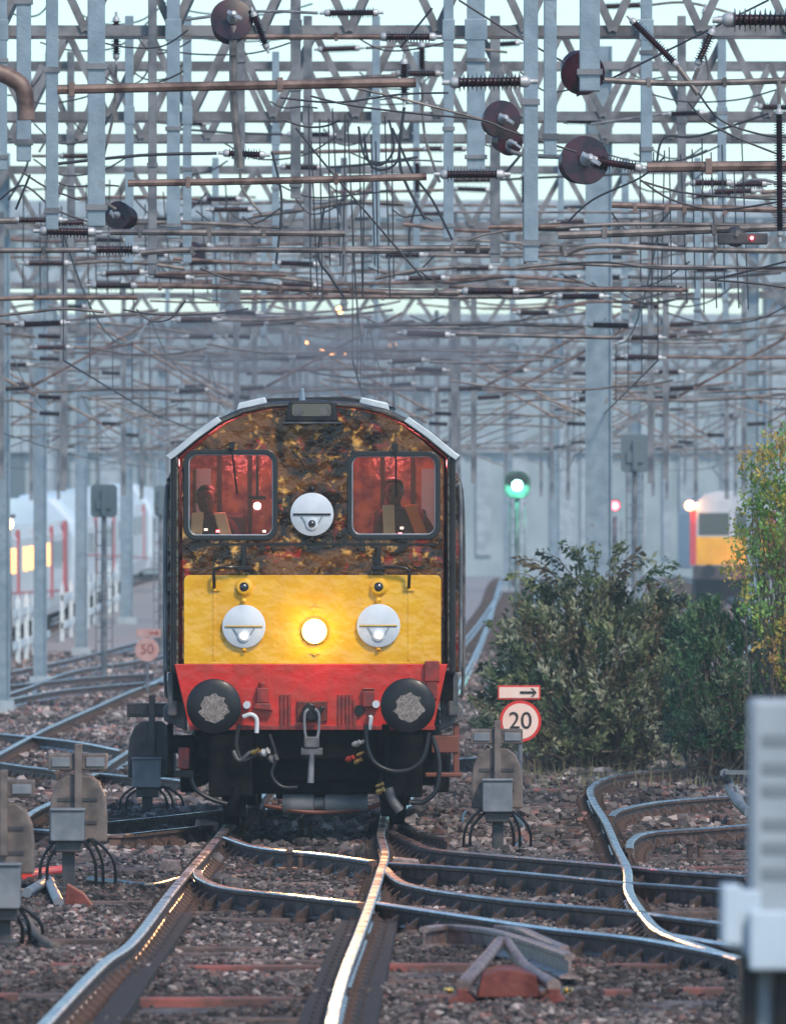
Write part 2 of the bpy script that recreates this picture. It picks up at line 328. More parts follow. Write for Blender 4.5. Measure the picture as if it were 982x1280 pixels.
# ================================================================== SETTING
xs = np.concatenate([np.linspace(-1500, -40, 12), np.linspace(-30, 30, 25), np.linspace(40, 1500, 12)])
ys = np.concatenate([[-300, -50], np.linspace(0, 700, 141), [800, 1000, 1500, 2500]])
X, Y = np.meshgrid(xs, ys); Z = rise(Y)+BZ-0.02
V = np.stack([X.ravel(), Y.ravel(), Z.ravel()], 1); nx = len(xs)
ii, jj = np.meshgrid(np.arange(len(ys)-1), np.arange(nx-1), indexing='ij'); a = (ii*nx+jj).ravel()
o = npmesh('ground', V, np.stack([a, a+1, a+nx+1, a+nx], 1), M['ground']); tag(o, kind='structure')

# loose ballast, uneven mounds of real stones
def stones(n, d0, d1, xfun, r0, r1, name):
    D = d0+(d1-d0)*np.random.rand(n)**1.1; lo, hi = xfun(D); x = lo+(hi-lo)*np.random.rand(n)
    hum = 0.022*np.sin(x*2.1+D*.7)+0.02*np.sin(x*4.7-D*1.3)+0.012*np.sin(D*3.1+x)
    r = r0+(r1-r0)*np.random.rand(n)**2.2
    z = rise(D)+BZ+hum+np.random.rand(n)*0.02-0.012
    t = (1+5**.5)/2
    I = np.array([(-1, t, 0), (1, t, 0), (-1, -t, 0), (1, -t, 0), (0, -1, t), (0, 1, t), (0, -1, -t), (0, 1, -t), (t, 0, -1), (t, 0, 1), (-t, 0, -1), (-t, 0, 1)], float); I /= np.linalg.norm(I[0])
    Fi = np.array([(0, 11, 5), (0, 5, 1), (0, 1, 7), (0, 7, 10), (0, 10, 11), (1, 5, 9), (5, 11, 4), (11, 10, 2), (10, 7, 6), (7, 1, 8), (3, 9, 4), (3, 4, 2), (3, 2, 6), (3, 6, 8), (3, 8, 9), (4, 9, 5), (2, 4, 11), (6, 2, 10), (8, 6, 7), (9, 8, 1)])
    S = I[None]*(0.5+0.95*np.random.rand(n, 12, 1))*r[:, None, None]*(.65+.7*np.random.rand(n, 1, 3))*np.array([1.15, 1.15, .85])
    th = np.random.rand(n)*6.28; c, s_ = np.cos(th), np.sin(th)
    P = np.stack([S[..., 0]*c[:, None]-S[..., 1]*s_[:, None]+x[:, None], S[..., 0]*s_[:, None]+S[..., 1]*c[:, None]+D[:, None], S[..., 2]+z[:, None]], 2)
    base = np.array([(0.115, 0.10, 0.096), (0.18, 0.148, 0.142), (0.06, 0.044, 0.044), (0.17, 0.095, 0.085), (0.34, 0.29, 0.275), (0.03, 0.026, 0.032)])
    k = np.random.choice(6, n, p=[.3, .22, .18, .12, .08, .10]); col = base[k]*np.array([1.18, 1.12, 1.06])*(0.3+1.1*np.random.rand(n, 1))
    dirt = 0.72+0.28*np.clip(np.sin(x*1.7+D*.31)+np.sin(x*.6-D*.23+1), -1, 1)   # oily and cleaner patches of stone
    col = col*dirt[:, None]*(1+np.clip((D-115)/90, 0, .9))[:, None]      # stone colour is lifted with distance from the junction
    Fa = (Fi[None]+12*np.arange(n)[:, None, None]).reshape(-1, 3)
    o = npmesh(name, P.reshape(-1, 3), Fa, M['stone'], np.repeat(col, 12, 0)); tag(o, kind='stuff')
    tag(o, {'ballast': 'loose grey brown ballast stones between the near rails', 'far_ballast': 'finer ballast stones further off beside and behind the locomotive'}[name], 'ballast')
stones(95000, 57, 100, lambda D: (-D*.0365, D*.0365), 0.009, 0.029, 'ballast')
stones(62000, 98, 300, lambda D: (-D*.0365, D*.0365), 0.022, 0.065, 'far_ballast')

# hills / tree line far off, closing the horizon
m = MB(); prof = []
for i in range(60):
    x = -160+i*5.5; h = 7+3.5*math.sin(i*.37)+2*math.sin(i*1.3+1)+1.5*math.sin(i*2.9); prof.append((x, h))
poly = [(-160, 0)]+prof+[(160, 0)]; m.prism(poly, 900, 940)
tag(m.build('hills', M['bluedark']), kind='structure')

# ================================================================== RAILS
RP = [(-.07, -.155), (.07, -.155), (.07, -.14), (.012, -.118), (.010, -.045), (.035, -.034), (.036, -.010), (.026, 0), (-.026, 0), (-.036, -.010), (-.035, -.034), (-.010, -.045), (-.012, -.118), (-.07, -.14)]
chair_mesh = None
nrail = 0
def rail_mesh(pts, zoff=0.0, scale=1.0):
    n = len(RP); P = []; Fs = []
    for i, p in enumerate(pts):
        t = pts[min(i+1, len(pts)-1)]-pts[max(i-1, 0)]; t.z = 0; t.normalize(); u = Vector((t.y, -t.x, 0))
        P += [p+u*x*scale+Vector((0, 0, z+zoff)) for x, z in RP]
    for i in range(len(pts)-1):
        for k in range(n): a = i*n+k; b = i*n+(k+1) % n; Fs.append((a, b, b+n, a+n))
    Fs.append(list(range(n))[::-1]); Fs.append([len(pts)*n-n+k for k in range(n)])
    return MB().add(P, Fs)
def make_chair():
    m = MB(); m.box(-.17, .17, -.07, .07, -.03, 0)
    for s in (-1, 1):
        m.prism([(s*.04, 0), (s*.15, 0), (s*.10, .05), (s*.045, .09)], -.035, .035)
        m.lathe([(0, .018), (.035, .018), (.036, .01), (.06, .01)], (s*.135, 0.045, 0), (0, 0, 1), 6)
    o = m.build('rail_chair', M['railrust']); me = o.data; bpy.data.objects.remove(o); return me
def rail(px, label, group='rails of the junction', smooth=6, chairs=True, world=None, sp=0.72):
    global chair_mesh, nrail
    nrail += 1
    zo = -0.0013*(nrail % 14)
    pts = spline([G(x, y) for x, y in px] if world is None else world, smooth)
    org = pts[0].copy(); org.z += BZ
    o = rail_mesh(pts, zo).build('rail', M['raildull' if any(w in label for w in ('dark', 'rusty', 'black', 'check', 'hooked', 'low rail', 'thin grey', 'curling')) else 'rail'], org=org, smooth=True); tag(o, label, 'rail', group)
    if chairs:
        if chair_mesh is None: chair_mesh = make_chair()
        acc = 0.3
        for i in range(len(pts)-1):
            d = (pts[i+1]-pts[i]); L = d.length
            while acc < L:
                p = pts[i]+d*(acc/L); c = bpy.data.objects.new('rail_chair', chair_mesh); COL.objects.link(c); c.parent = o
                c.location = p-org+Vector((0, 0, -.157)); c.rotation_euler = (0, 0, math.atan2(-d.x, d.y)); acc += sp
            acc -= L
    return o
rail([(40, 1300), (56, 1277), (127, 1204), (168, 1173), (219, 1107), (255, 1066), (280, 1036), (300, 1012), (330, 975)], 'left running rail of the main line under the locomotive, shining blue grey')
rail([(412, 1300), (417, 1262), (431, 1212), (448, 1168), (461, 1132), (474, 1092), (481, 1066), (476, 1043), (478, 1030), (482, 1005)], 'right running rail of the main line, lit orange by the headlight')
rail([(283, 1045), (316, 1056), (356, 1062), (407, 1067), (466, 1075)], 'short rail between the main rails nearest the front wheels')
rail([(486, 1077), (584, 1083), (686, 1092), (777, 1101), (838, 1105), (935, 1112)], 'second dark rail down of the four crossing to the right of the main line')
rail([(247, 1086), (252, 1096), (285, 1108), (356, 1116), (452, 1127)], 'hook ended check rail between the main rails, lower of the pair')
rail([(470, 1126), (584, 1143), (686, 1158), (787, 1169), (838, 1177), (925, 1194)], 'bright long rail sweeping right below the others to the cabinet')
rail([(487, 1036), (513, 1048), (543, 1059), (635, 1068), (777, 1080), (838, 1086), (935, 1093)], 'uppermost rusty rail crossing right from the locomotive wheels')
rail([(481, 1082), (500, 1099), (533, 1108), (584, 1116), (660, 1125), (787, 1136), (838, 1143), (920, 1153)], 'bright rail curling out of the right main rail towards the right')
rail([(-10, 1037), (37, 1034), (137, 1041), (200, 1036), (268, 1029)], 'thin grey rail running left from the front wheels')
rail([(130, 1026), (200, 1019), (290, 1009)], 'black rail leading into the front wheels from the left')
rail([(25, 1024), (45, 1010), (66, 1000), (95, 984)], 'short bright rail behind the brown ground signal on the left')
rail([(-10, 945), (3, 938), (46, 915), (76, 901), (122, 881), (168, 861), (214, 846)], 'long pale rail slanting up left of the locomotive')
rail([(-10, 914), (61, 921), (107, 927), (152, 936)], 'bright rail crossing the slanting pale rail at left', chairs=False)
rail([(128, 960), (145, 948), (161, 938)], 'stub of shining rail left of the dark ground signal', chairs=False)
rail([(-10, 951), (31, 957), (64, 961), (72, 963)], 'low rail end at the left edge beyond the ground signals')
rail([(113, 969), (125, 966), (168, 970), (199, 971), (245, 977)], 'pale rail passing behind the dark ground signal to the wheels')
rail([(-10, 858), (61, 851), (122, 845), (192, 841)], 'upper of the two flat rails far left by the faint fifty sign', chairs=False)
rail([(-10, 872), (31, 860), (92, 838), (171, 825), (205, 818)], 'far rail rising across the flat rails at left', chairs=False)
rail([(-10, 878), (61, 864), (122, 857), (186, 852), (215, 852)], 'lower of the two flat rails far left', chairs=False)
rail([(-10, 843), (46, 832), (101, 820), (175, 801), (200, 795)], 'farthest left rail, glinting orange towards the faint fifty sign', chairs=False)
rail([(570, 947), (652, 942), (742, 939), (850, 936), (960, 933)], 'long straight rail along the foot of the dark bush')
rail([(960, 949), (931, 951), (855, 958), (792, 964), (756, 971), (738, 983), (741, 999), (756, 1024), (769, 1054), (783, 1083), (786, 1112), (805, 1141), (828, 1162), (882, 1182), (925, 1196)], 'bright snaking rail bending down the right side')
rail([(763, 1018), (774, 1010), (810, 1002), (855, 997), (940, 991)], 'upper of the two hooked rails inside the snaking rail')
rail([(786, 1058), (789, 1047), (810, 1038), (877, 1033), (940, 1028)], 'lower of the two hooked rails inside the snaking rail')
rail([(828, 1163), (860, 1168), (905, 1176), (940, 1180)], 'short white shining rail ending at the grey cabinet')
rail([(560, 1044), (520, 1035), (500, 1024)], 'short rail stub beside the right front wheel', chairs=False)

# far tracks running to the haze (rail pairs)
def far_track(cl, d0, d1, label):
    t = thing('railway_track', (cl(d0), d0, R1(d0)+BZ), label, 'railway track', 'far tracks')
    for s in (-.75, .75):
        pts = [Vector((cl(D)+s, D, R1(D)-.004)) for D in np.linspace(d0, d1, 40)]
        rail_mesh(pts).build('rail', M['rail'], t, smooth=True)
    sl_ = MB()
    for k in range(int((d1-d0)/1.4)):
        D = d0+k*1.4; sl_.box(cl(D)-1.25, cl(D)+1.25, D-.13, D+.13, R1(D)+BZ-.05, R1(D)-.158)
    q = sl_.build('sleepers', M['sleeper'], t); tag(q, kind='stuff')
far_track(lambda D: TC(D), 116, 520, 'main track continuing behind the locomotive into the haze')
far_track(lambda D: 1.7+0.0133*(D-200), 158, 520, 'track curving away between the locomotive and the bush')
far_track(lambda D: 1.75+0.0185*(D-260), 232, 460, 'second track sweeping right towards the yellow fronted train')
far_track(lambda D: 9.4+0.0105*(D-250), 250, 520, 'track the yellow fronted train stands on')
far_track(lambda D: -4.3+0.004*(D-215), 225, 520, 'far track just left of the locomotive')
far_track(lambda D: -11.6, 255, 620, 'track under the white passenger trains at left')

# sleepers and crossing timbers
smesh = MB().box(-1.3, 1.3, -.125, .125, -.13, 0)
so0 = smesh.build('sleeper', M['sleeper'], bevel=.012)
tag(so0, 'dark stained sleeper half buried in the near ballast', 'sleeper', 'half buried dark sleepers')
first = True
for k in range(62):
    D = 57.5+k*0.78+random.uniform(-.06, .06)
    o = so0 if first else so0.copy()
    if not first: COL.objects.link(o)
    first = False
    wide = 1.0 if D < 76 else 1.9
    o.location = (TC(D)+(0 if D < 76 else .8), D, BZ+random.uniform(-.03, .012)); o.scale = (wide, 1, 1); o.rotation_euler = (0, 0, random.uniform(-.01, .01))
for k in range(60):
    D = 74+k*0.8+random.uniform(-.05, .05); o = so0.copy(); COL.objects.link(o)
    o.location = (2.6+random.uniform(-.1, .1), D, BZ+random.uniform(-.01, .03)); o.scale = (.85, 1, 1)
for k in range(46):
    D = 96+k*1.05; o = so0.copy(); COL.objects.link(o)
    o.location = (-3.1-.02*(D-96), D, BZ+random.uniform(-.01, .03)); o.scale = (.9, 1, 1)
reds = [((230, 1210), (402, 1205), .085, 'long warm light tinted sleeper edge between the main rails, upper of two'), ((172, 1249), (388, 1246), .085, 'warm light tinted sleeper edge between the main rails, nearer the camera'),
        ((62, 1206), (112, 1203), .08, 'short red sleeper end left of the left main rail'), ((-6, 1242), (24, 1240), .06, 'red sleeper scrap at the left edge of the foreground'),
        ((462, 1206), (600, 1204), .08, 'red sleeper edge behind the rusty crossing piece'), ((672, 1211), (832, 1203), .11, 'broad red sleeper end right of the loose curved rails'),
        ((478, 1247), (562, 1241), .07, 'red sleeper edge touching the left of the rusty crossing piece'), ((752, 1236), (790, 1240), .09, 'small orange red board on the ballast at lower right'),
        ((852, 1236), (905, 1236), .10, 'dull red timber by the black legs of the cabinet'), ((130, 1067), (240, 1066), .05, 'thin pink line of sleeper left of the left main rail'),
        ((2, 985), (66, 989), .07, 'warm light tinted timber end beyond the left ground signals'), ((540, 1013), (590, 1010), .10, 'red timber lying just left of the twenty sign ground signal'),
        ((664, 985), (722, 986), .05, 'pale red sleeper edge right of the twenty sign post'), ((832, 1084), (934, 1084), .09, 'long red timber under the right hand crossing rails'),
        ((864, 1062), (934, 1062), .05, 'pink sleeper edge below the lower hooked rail'), ((868, 1019), (905, 1019), .05, 'orange scrap of sleeper between the two hooked rails'),
        ((820, 983), (905, 983), .05, 'faint red sleeper edge under the snaking rail top'), ((100, 910), (162, 911), .06, 'reddish sleeper row right of the slanting pale rail'),
        ((788, 1224), (905, 1232), .05, 'grey pink plank lying near the cabinet legs')]
for (a, b, h, lb) in reds:
    A = G(*a, BZ+.03); B = G(*b, BZ+.03); d = abs(A.y-B.y)+.22; m = MB()
    c = (A+B)/2; L = abs(B.x-A.x)
    m.box(A.x, B.x, c.y-.12, c.y+.12, BZ-.06, BZ+.01+h*.28)
    o = m.build('sleeper', M['sleeperred'], org=(c.x, c.y, BZ-.06), bevel=.01)
    tag(o, lb, 'sleeper', 'warm light tinted sleeper ends'); o.rotation_euler = (0, 0, random.uniform(-.02, .02))
# dark timbers by the right main rail; left strip paints a rail's shadow side
for a, b, w, lb in (((228, 1140), (128, 1285), .16, 'dark strip painting the shadow side along the right of the left main rail'), ((437, 1150), (382, 1290), .13, 'dark plank tight against the left of the right main rail'),
                ((484, 1150), (450, 1290), .15, 'dark plank along the right side of the right main rail')):
    A = G(*a, -.11); B = G(*b, -.11); m = MB()
    P = [A+Vector((-w/2, 0, -.09)), A+Vector((w/2, 0, -.09)), B+Vector((w/2, 0, -.09)), B+Vector((-w/2, 0, -.09))]; P += [p+Vector((0, 0, .09)) for p in P]
    m.add(P, [(0, 1, 2, 3), (7, 6, 5, 4), (0, 4, 5, 1), (1, 5, 6, 2), (2, 6, 7, 3), (3, 7, 4, 0)])
    tag(m.build('plank_shade_strip', M['timber'], org=(A.x, A.y, BZ), bevel=.01), lb, 'plank', 'planks and shade strip along the main rails')

# crossing blocks and loose stones by the rails
for x, y, w, h, lb in ((258, 1052, .13, .14, 'grey iron block left of the left main rail before the wheels'), (213, 1089, .10, .07, 'small yellow topped block left of the left main rail'),
                       (512, 1050, .14, .10, 'rusty block at the root of the uppermost crossing rail'), (506, 1094, .14, .10, 'rusty block in the crook of the curling rail')):
    p = G(x, y, BZ); m = MB(); m.prism([(p.x-w, BZ), (p.x+w, BZ), (p.x+w*.8, BZ+h*1.3), (p.x-w*.7, BZ+h*1.5)], p.y-.15, p.y+.15)
    tag(m.build('fish_block', M['rustgrey'], org=p, bevel=.01), lb, 'iron block', 'iron blocks by the rails')
for i, (x, y, r, lb) in enumerate(((268, 1085, .085, 'pale boulder right of the left main rail'), (276, 1108, .07, 'upper grey boulder of the pile by the left main rail'), (246, 1120, .08, 'brown boulder touching the left main rail'),
                      (290, 1118, .09, 'wide grey boulder beside the hooked check rail'), (804, 1100, .06, 'light stone against the snaking rail'), (752, 985, .06, 'pale round stone inside the snaking rail bend'),
                      (556, 1035, .07, 'grey boulder right of the front wheel'), (790, 1075, .05, 'small stone where the uppermost crossing rail meets the snaking rail'))):
    p = G(x, y, BZ); rng = random.Random(i); m = MB(); m.ball((p.x, p.y, BZ+r*.6), r, 5)
    m.v = [(a+rng.uniform(-.25, .25)*r, b+rng.uniform(-.25, .25)*r, c+rng.uniform(-.2, .2)*r) for a, b, c in m.v]
    tag(m.build('boulder', M['sigbrown'], org=(p.x, p.y, BZ)), lb, 'stone', 'boulders by the rails')

# spare rusty V crossing lying in front, and loose curved rails behind it
def crossing_v():
    c = G(628, 1258, BZ); s = F/c.y
    t = thing('rail_crossing', (c.x, c.y, BZ), 'rusty red V shaped rail crossing piece lying on the ballast in front', 'rail crossing')
    def q(px, py, dy=0): return Vector(((px-491)/F*c.y, c.y+dy, HC-(py-713)/F*c.y))
    for sgn, tip, base in ((-1, (628, 1188), (578, 1232)), (1, (636, 1188), (692, 1232))):
        A = q(*base); Bp = q(*tip, 1.6); Cm = A.lerp(Bp, .55)+Vector((-sgn*.015, 0, .015 if sgn < 0 else -.035))
        m = MB(); m.tube([A, Cm, Bp], [.042, .036, .03], 10, smooth=6); m.build('rail_head', M['rustgrey'], t, smooth=True)
        w = MB(); f = A+Vector((0, -.02, 0)); z0 = BZ+.0
        w.prism([(f.x-.05, z0), (f.x+.10*(1 if sgn < 0 else .3)+.0, z0+.0), (f.x+.07, z0+.035), (f.x+.03, z0+.07), (f.x+.035, f.z-.02), (f.x-.035, f.z-.02), (f.x-.03, z0+.07), (f.x-.09, z0+.03)], f.y, f.y+.9)
        w.build('rail_web', M['rust'], t, bevel=.006)
        b = MB(); b.lathe([(0, .02), (.02, .022), (.021, .012), (.05, .012)], (f.x+sgn*.06, f.y+.02, f.z-.03), (sgn, -.4, .2), 8); b.build('bolt', M['brass'], t)
    m = MB(); a = q(596, 1234, .15); b = q(676, 1234, .15); tz = q(630, 1214).z
    m.prism([(a.x, BZ+.045), (b.x, BZ+.045), (b.x-.03, tz-.03), ((a.x+b.x)/2+.05, tz), ((a.x+b.x)/2-.06, tz), (a.x+.03, tz-.03)], a.y, a.y+.9); m.build('distance_block', M['rust'], t, bevel=.008)
crossing_v()
def bentrail(px, r, lb):
    pts = []
    for x, y, dz in px: pts.append(G(x, y, dz))
    o = rail_mesh(spline(pts, 8), .04, .9).build('loose_rail', M['rustgrey'], org=(pts[0].x, pts[0].y, BZ), smooth=True); tag(o, lb, 'loose rail', 'loose bent rails')
bentrail([(530, 1166, -.03), (560, 1163, -.03), (610, 1168, -.03), (655, 1180, -.03), (712, 1200, -.03)], .04, 'longer loose curved rail lying behind the rusty crossing piece')
bentrail([(622, 1164, -.01), (650, 1167, -.01), (680, 1180, -.01), (705, 1190, -.02)], .04, 'shorter loose curved rail resting beside the longer one')
# ================================================================== LOCOMOTIVE  (x right, y back, z up from the rail head)
LO = thing('diesel_locomotive', (-0.73, 102.2, 0), 'dark mottled diesel locomotive with yellow panel, red buffer beam and lit headlight', 'locomotive', rz=-.0065, local=True)
def Lp(px, py): return (px-391)/137.0, (1035-py)/137.0
def rrect(x0, z0, x1, z1, r, n=5, corners=(1, 1, 1, 1)):
    out = []
    for (cx, cz, a0, on) in ((x1-r, z1-r, 0, corners[0]), (x0+r, z1-r, 90, corners[1]), (x0+r, z0+r, 180, corners[2]), (x1-r, z0+r, 270, corners[3])):
        if on: out += [(cx+r*math.cos(math.radians(a0+90*i/n)), cz+r*math.sin(math.radians(a0+90*i/n))) for i in range(n+1)]
        else:
            out.append((x1 if a0 in (0, 270) else x0, z1 if a0 in (0, 90) else z0))
    return out
def cut(o, cutters):
    for c in cutters:
        m = o.modifiers.new('b', 'BOOLEAN'); m.object = c; m.operation = 'DIFFERENCE'; m.solver = 'EXACT'
    bpy.context.view_layer.update()
    me = bpy.data.meshes.new_from_object(o.evaluated_get(bpy.context.evaluated_depsgraph_get()))
    o.modifiers.clear(); me.name = o.name; o.data = me
    for c in cutters: bpy.data.objects.remove(c)
HALF = 1.275
roofp = [(1.33, 3.385), (1.28, 3.42), (1.06, 3.60), (.86, 3.74), (.66, 3.83), (.40, 3.885), (0.0, 3.91)]
outer = [(-HALF, 1.42), (HALF, 1.42), (HALF, 3.39)]+[(x-.04 if i == 0 else x, z) for i, (x, z) in enumerate(roofp)][1:]+[(-x, z) for x, z in roofp[::-1][1:-1]]+[(-HALF, 3.39)]
# outer shell of the cab (hollow)
def scale_poly(p, sx, cz, sz): return [(x*sx, cz+(z-cz)*sz) for x, z in p]
m = MB(); m.prism(outer, .05, 2.5); shell = m.build('cab_body', M['loco_side'], LO)
m = MB(); m.prism(scale_poly(outer, .955, 2.6, .955), -.2, 2.42); ci = m.build('cutter', M['black'])
mc = MB(); mc.box(-1.6, 1.6, .75, 1.75, 2.62, 3.28); cs = mc.build('cutter', M['black'])
ci.matrix_world = LO.matrix_world; bpy.context.view_layer.update(); ci.matrix_world = LO.matrix_world; cs.matrix_world = LO.matrix_world
cut(shell, [ci, cs]); b = shell.modifiers.new('bevel', 'BEVEL'); b.width = .03; b.segments = 3; b.limit_method = 'ANGLE'; b.angle_limit = math.radians(35)
# front face with the two window openings
WL = (Lp(234, 671), Lp(343, 566)); WR = (Lp(438, 670), Lp(546, 568))
fp = [(-1.19, 1.49), (1.185, 1.49)]+[(x*.945, z-.055) for x, z in roofp[1:]]+[(-x*.945, z-.055) for x, z in roofp[::-1][1:-1]]
fp = [(-1.19, 1.49), (1.185, 1.49), (1.185, 3.36)]+[(x*.93, z-.06) for x, z in roofp[1:]]+[(-x*.93, z-.06) for x, z in roofp[::-1][1:-1]]+[(-1.19, 3.36)]
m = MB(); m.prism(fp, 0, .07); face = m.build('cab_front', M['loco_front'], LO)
cs = []
for (a, bq) in (WL, WR):
    m = MB(); m.prism(rrect(a[0], a[1], bq[0], bq[1], .09), -.3, .3); c = m.build('cutter', M['black']); cs.append(c)
bpy.context.view_layer.update()
for c in cs: c.matrix_world = LO.matrix_world
cut(face, cs); b = face.modifiers.new('bevel', 'BEVEL'); b.width = .012; b.segments = 2; b.limit_method = 'ANGLE'; b.angle_limit = math.radians(40)
def frame_ring(a, b, w, y0, y1, r, name, mt, par):
    o_ = rrect(a[0], a[1], b[0], b[1], r); i_ = rrect(a[0]+w, a[1]+w, b[0]-w, b[1]-w, max(r-w*.6, .01)); n = len(o_); m = MB()
    P = [(x, y0, z) for x, z in o_]+[(x, y0, z) for x, z in i_]+[(x, y1, z) for x, z in o_]+[(x, y1, z) for x, z in i_]; Fs = []
    for k in range(n):
        j = (k+1) % n; Fs += [(k, j, n+j, n+k), (2*n+j, 2*n+k, 3*n+k, 3*n+j), (j, k, 2*n+k, 2*n+j), (n+k, n+j, 3*n+j, 3*n+k)]
    m.add(P, Fs); return m.build(name, mt, par, bevel=.006)
for k, (a, bq) in enumerate((WL, WR)):
    m = MB(); m.prism(rrect(a[0]+.01, a[1]+.01, bq[0]-.01, bq[1]-.01, .08), .028, .034); w = m.build('windscreen', M['glass'], LO)
    tag(w, ['driving cab windscreen on the left, red lit inside', 'driving cab windscreen on the right with an orange jacket behind it'][k])
    frame_ring((a[0]-.03, a[1]-.03), (bq[0]+.03, bq[1]+.03), .042, -.018, .03, .11, 'window_frame', M['rubber'], w)
    frame_ring((a[0]+.008, a[1]+.008), (bq[0]-.008, bq[1]-.008), .014, -.006, .036, .08, 'window_bead', M['galv'], w)
    x = (a[0]+bq[0])/2; m = MB()
    m.tube([(x+.01, -.05, bq[1]+.06), (x+.02, -.06, bq[1]-.05), (x+.06-.04*k, -.03, bq[1]-.38)], [.012, .009, .008], 6); m.cbox((x+.01, -.03, bq[1]+.07), .05, .06, .06)
    m.build('wiper', M['black'], w)
# grey roof strips over the cab edges
for s in (-1, 1):
    m = MB(); q = [(s*(x+.012), z+.012) for x, z in roofp[:4]]; q2 = [(s*(x-.03), z-.028) for x, z in roofp[:4]]
    m.prism((q+q2[::-1]) if s < 0 else (q+q2[::-1])[::-1], .0, 2.6); m.build('gutter_panel', M['roofgrey'], LO, bevel=.006)
    m = MB(); m.prism([(s*.70, 3.80), (s*.42, 3.88), (s*.44, 3.935), (s*.68, 3.88)], .12, .8); m.build('roof_hatch', M['roofgrey'], LO, bevel=.012)
    m = MB(); m.prism([(s*1.02, 3.62), (s*.74, 3.80), (s*.76, 3.83), (s*1.03, 3.655)], .10, 2.4); m.build('rain_strip', M['galv'], LO)
m = MB(); m.prism([(-.62, 3.87), (-.4, 3.93), (.3, 3.945), (.62, 3.89), (.75, 3.84), (.5, 3.86)], .5, 2.2); m.build('roof_centre', M['black'], LO, bevel=.01)
m = MB(); m.tube([(-.10, .3, 3.9), (-.10, .3, 4.0)], [.03, .018], 8); m.ball((-.10, .3, 4.0), .02, 5); m.build('aerial', M['galv'], LO, smooth=True)
# horn box at the top
m = MB(); x0, z0 = Lp(357, 528); x1, z1 = Lp(422, 501); m.prism([(x0, z0), (x1, z0), (x1, z0+.05), (x1-.03, z1), (x0+.03, z1), (x0, z0+.05)], -.10, .05); hb = m.build('horn_box', M['black'], LO, bevel=.02)
m = MB(); m.prism(rrect(x0+.06, z0+.055, x1-.06, z1-.03, .03), -.112, -.10); m.build('grille', M['lensdark'], hb)
for s in (-.12, .12):
    m = MB(); m.lathe([(0, .015), (.05, .02), (.10, .045)], ((x0+x1)/2+s, -.09, z0+.10), (0, -1, 0), 12); m.build('horn', M['grime'], hb, smooth=True)
m = MB(); m.prism([(x0-.03, z0-.012), (x1+.04, z0-.012), (x1+.03, z0+.004), (x0-.02, z0+.004)], -.14, .02); m.build('lip', M['grime'], hb)
# yellow panel
m = MB(); x0, z0 = Lp(230, 830); x1, z1 = Lp(551, 719); m.prism(rrect(x0, z0, x1, z1, .05, corners=(1, 1, 0, 0)), -.012, .01); yp = m.build('yellow_panel', M['yellow'], LO, bevel=.004)
for px in (268, 511):
    x, z = Lp(px, 735); m = MB(); m.box(x-.012, x+.012, -.018, -.011, z0+.03, z-.02); m.build('seam_strip', M['yellow'], yp, bevel=.002)
    m = MB()
    for dz in (0, .035): m.lathe([(0, .018), (.02, .018), (.03, .008)], (x, -.012, z-.0+dz-.02), (0, -1, 0), 8)
    m.box(x-.05, x+.05, -.03, -.012, z-.03, z-.005); m.build('clamp', M['yellow'], yp, bevel=.003)
for k, (px, py) in enumerate(((305, 734), (473, 734))):
    x, z = Lp(px, py); m = MB(); m.lathe([(0, .085), (.015, .082), (.03, .06), (.06, .062), (.062, .045), (.05, .044)], (x, -.012, z), (0, -1, 0), 20); sc_ = m.build('tail_lamp', M['yellow'], LO, smooth=True)
    m = MB(); m.lathe([(.0, .043), (.03, .043), (.045, .03), (.052, .0)], (x, -.03, z), (0, -1, 0), 16); m.build('lens', M['lensdark'], sc_, smooth=True)
# headlight
x, z = Lp(393, 789); m = MB(); m.lathe([(0, .12), (.03, .118), (.035, .10), (.02, .09)], (x, -.01, z), (0, -1, 0), 28); hl = m.build('headlight', M['yellow'], LO, smooth=True)
m = MB(); m.lathe([(0, .112), (.03, .105), (.045, .08), (.055, .04), (.058, 0)], (x, -.03, z), (0, -1, 0), 24); m.build('lens', M['headlamp'], hl, smooth=True)
for dz in (-.2, .2):
    m = MB(); m.lathe([(0, .02), (.02, .02)], (x, -.012, z+dz), (0, -1, 0), 8); m.box(x-.05, x+.05, -.02, -.01, z+dz-.008, z+dz+.008); m.build('bracket', M['yellow'], hl)
ld = bpy.data.lights.new('headlight_beam', 'POINT'); ld.energy = 3.8; ld.color = (1, .72, .35); ld.shadow_soft_size = .09
lo_ = bpy.data.objects.new('headlight_beam', ld); COL.objects.link(lo_); lo_.parent = LO; lo_.location = (x, -.125, z)
ls = bpy.data.lights.new('headlight_spot', 'SPOT'); ls.energy = 1500; ls.color = (1, .48, .18); ls.spot_size = math.radians(26); ls.spot_blend = .8; ls.shadow_soft_size = .1
lo2 = bpy.data.objects.new('headlight_spot', ls); COL.objects.link(lo2); lo2.parent = LO; lo2.location = (x, -.25, z); lo2.rotation_euler = (math.radians(87)+PI, 0, 0) if False else Vector((0, -1, -.05)).to_track_quat('-Z', 'Y').to_euler()
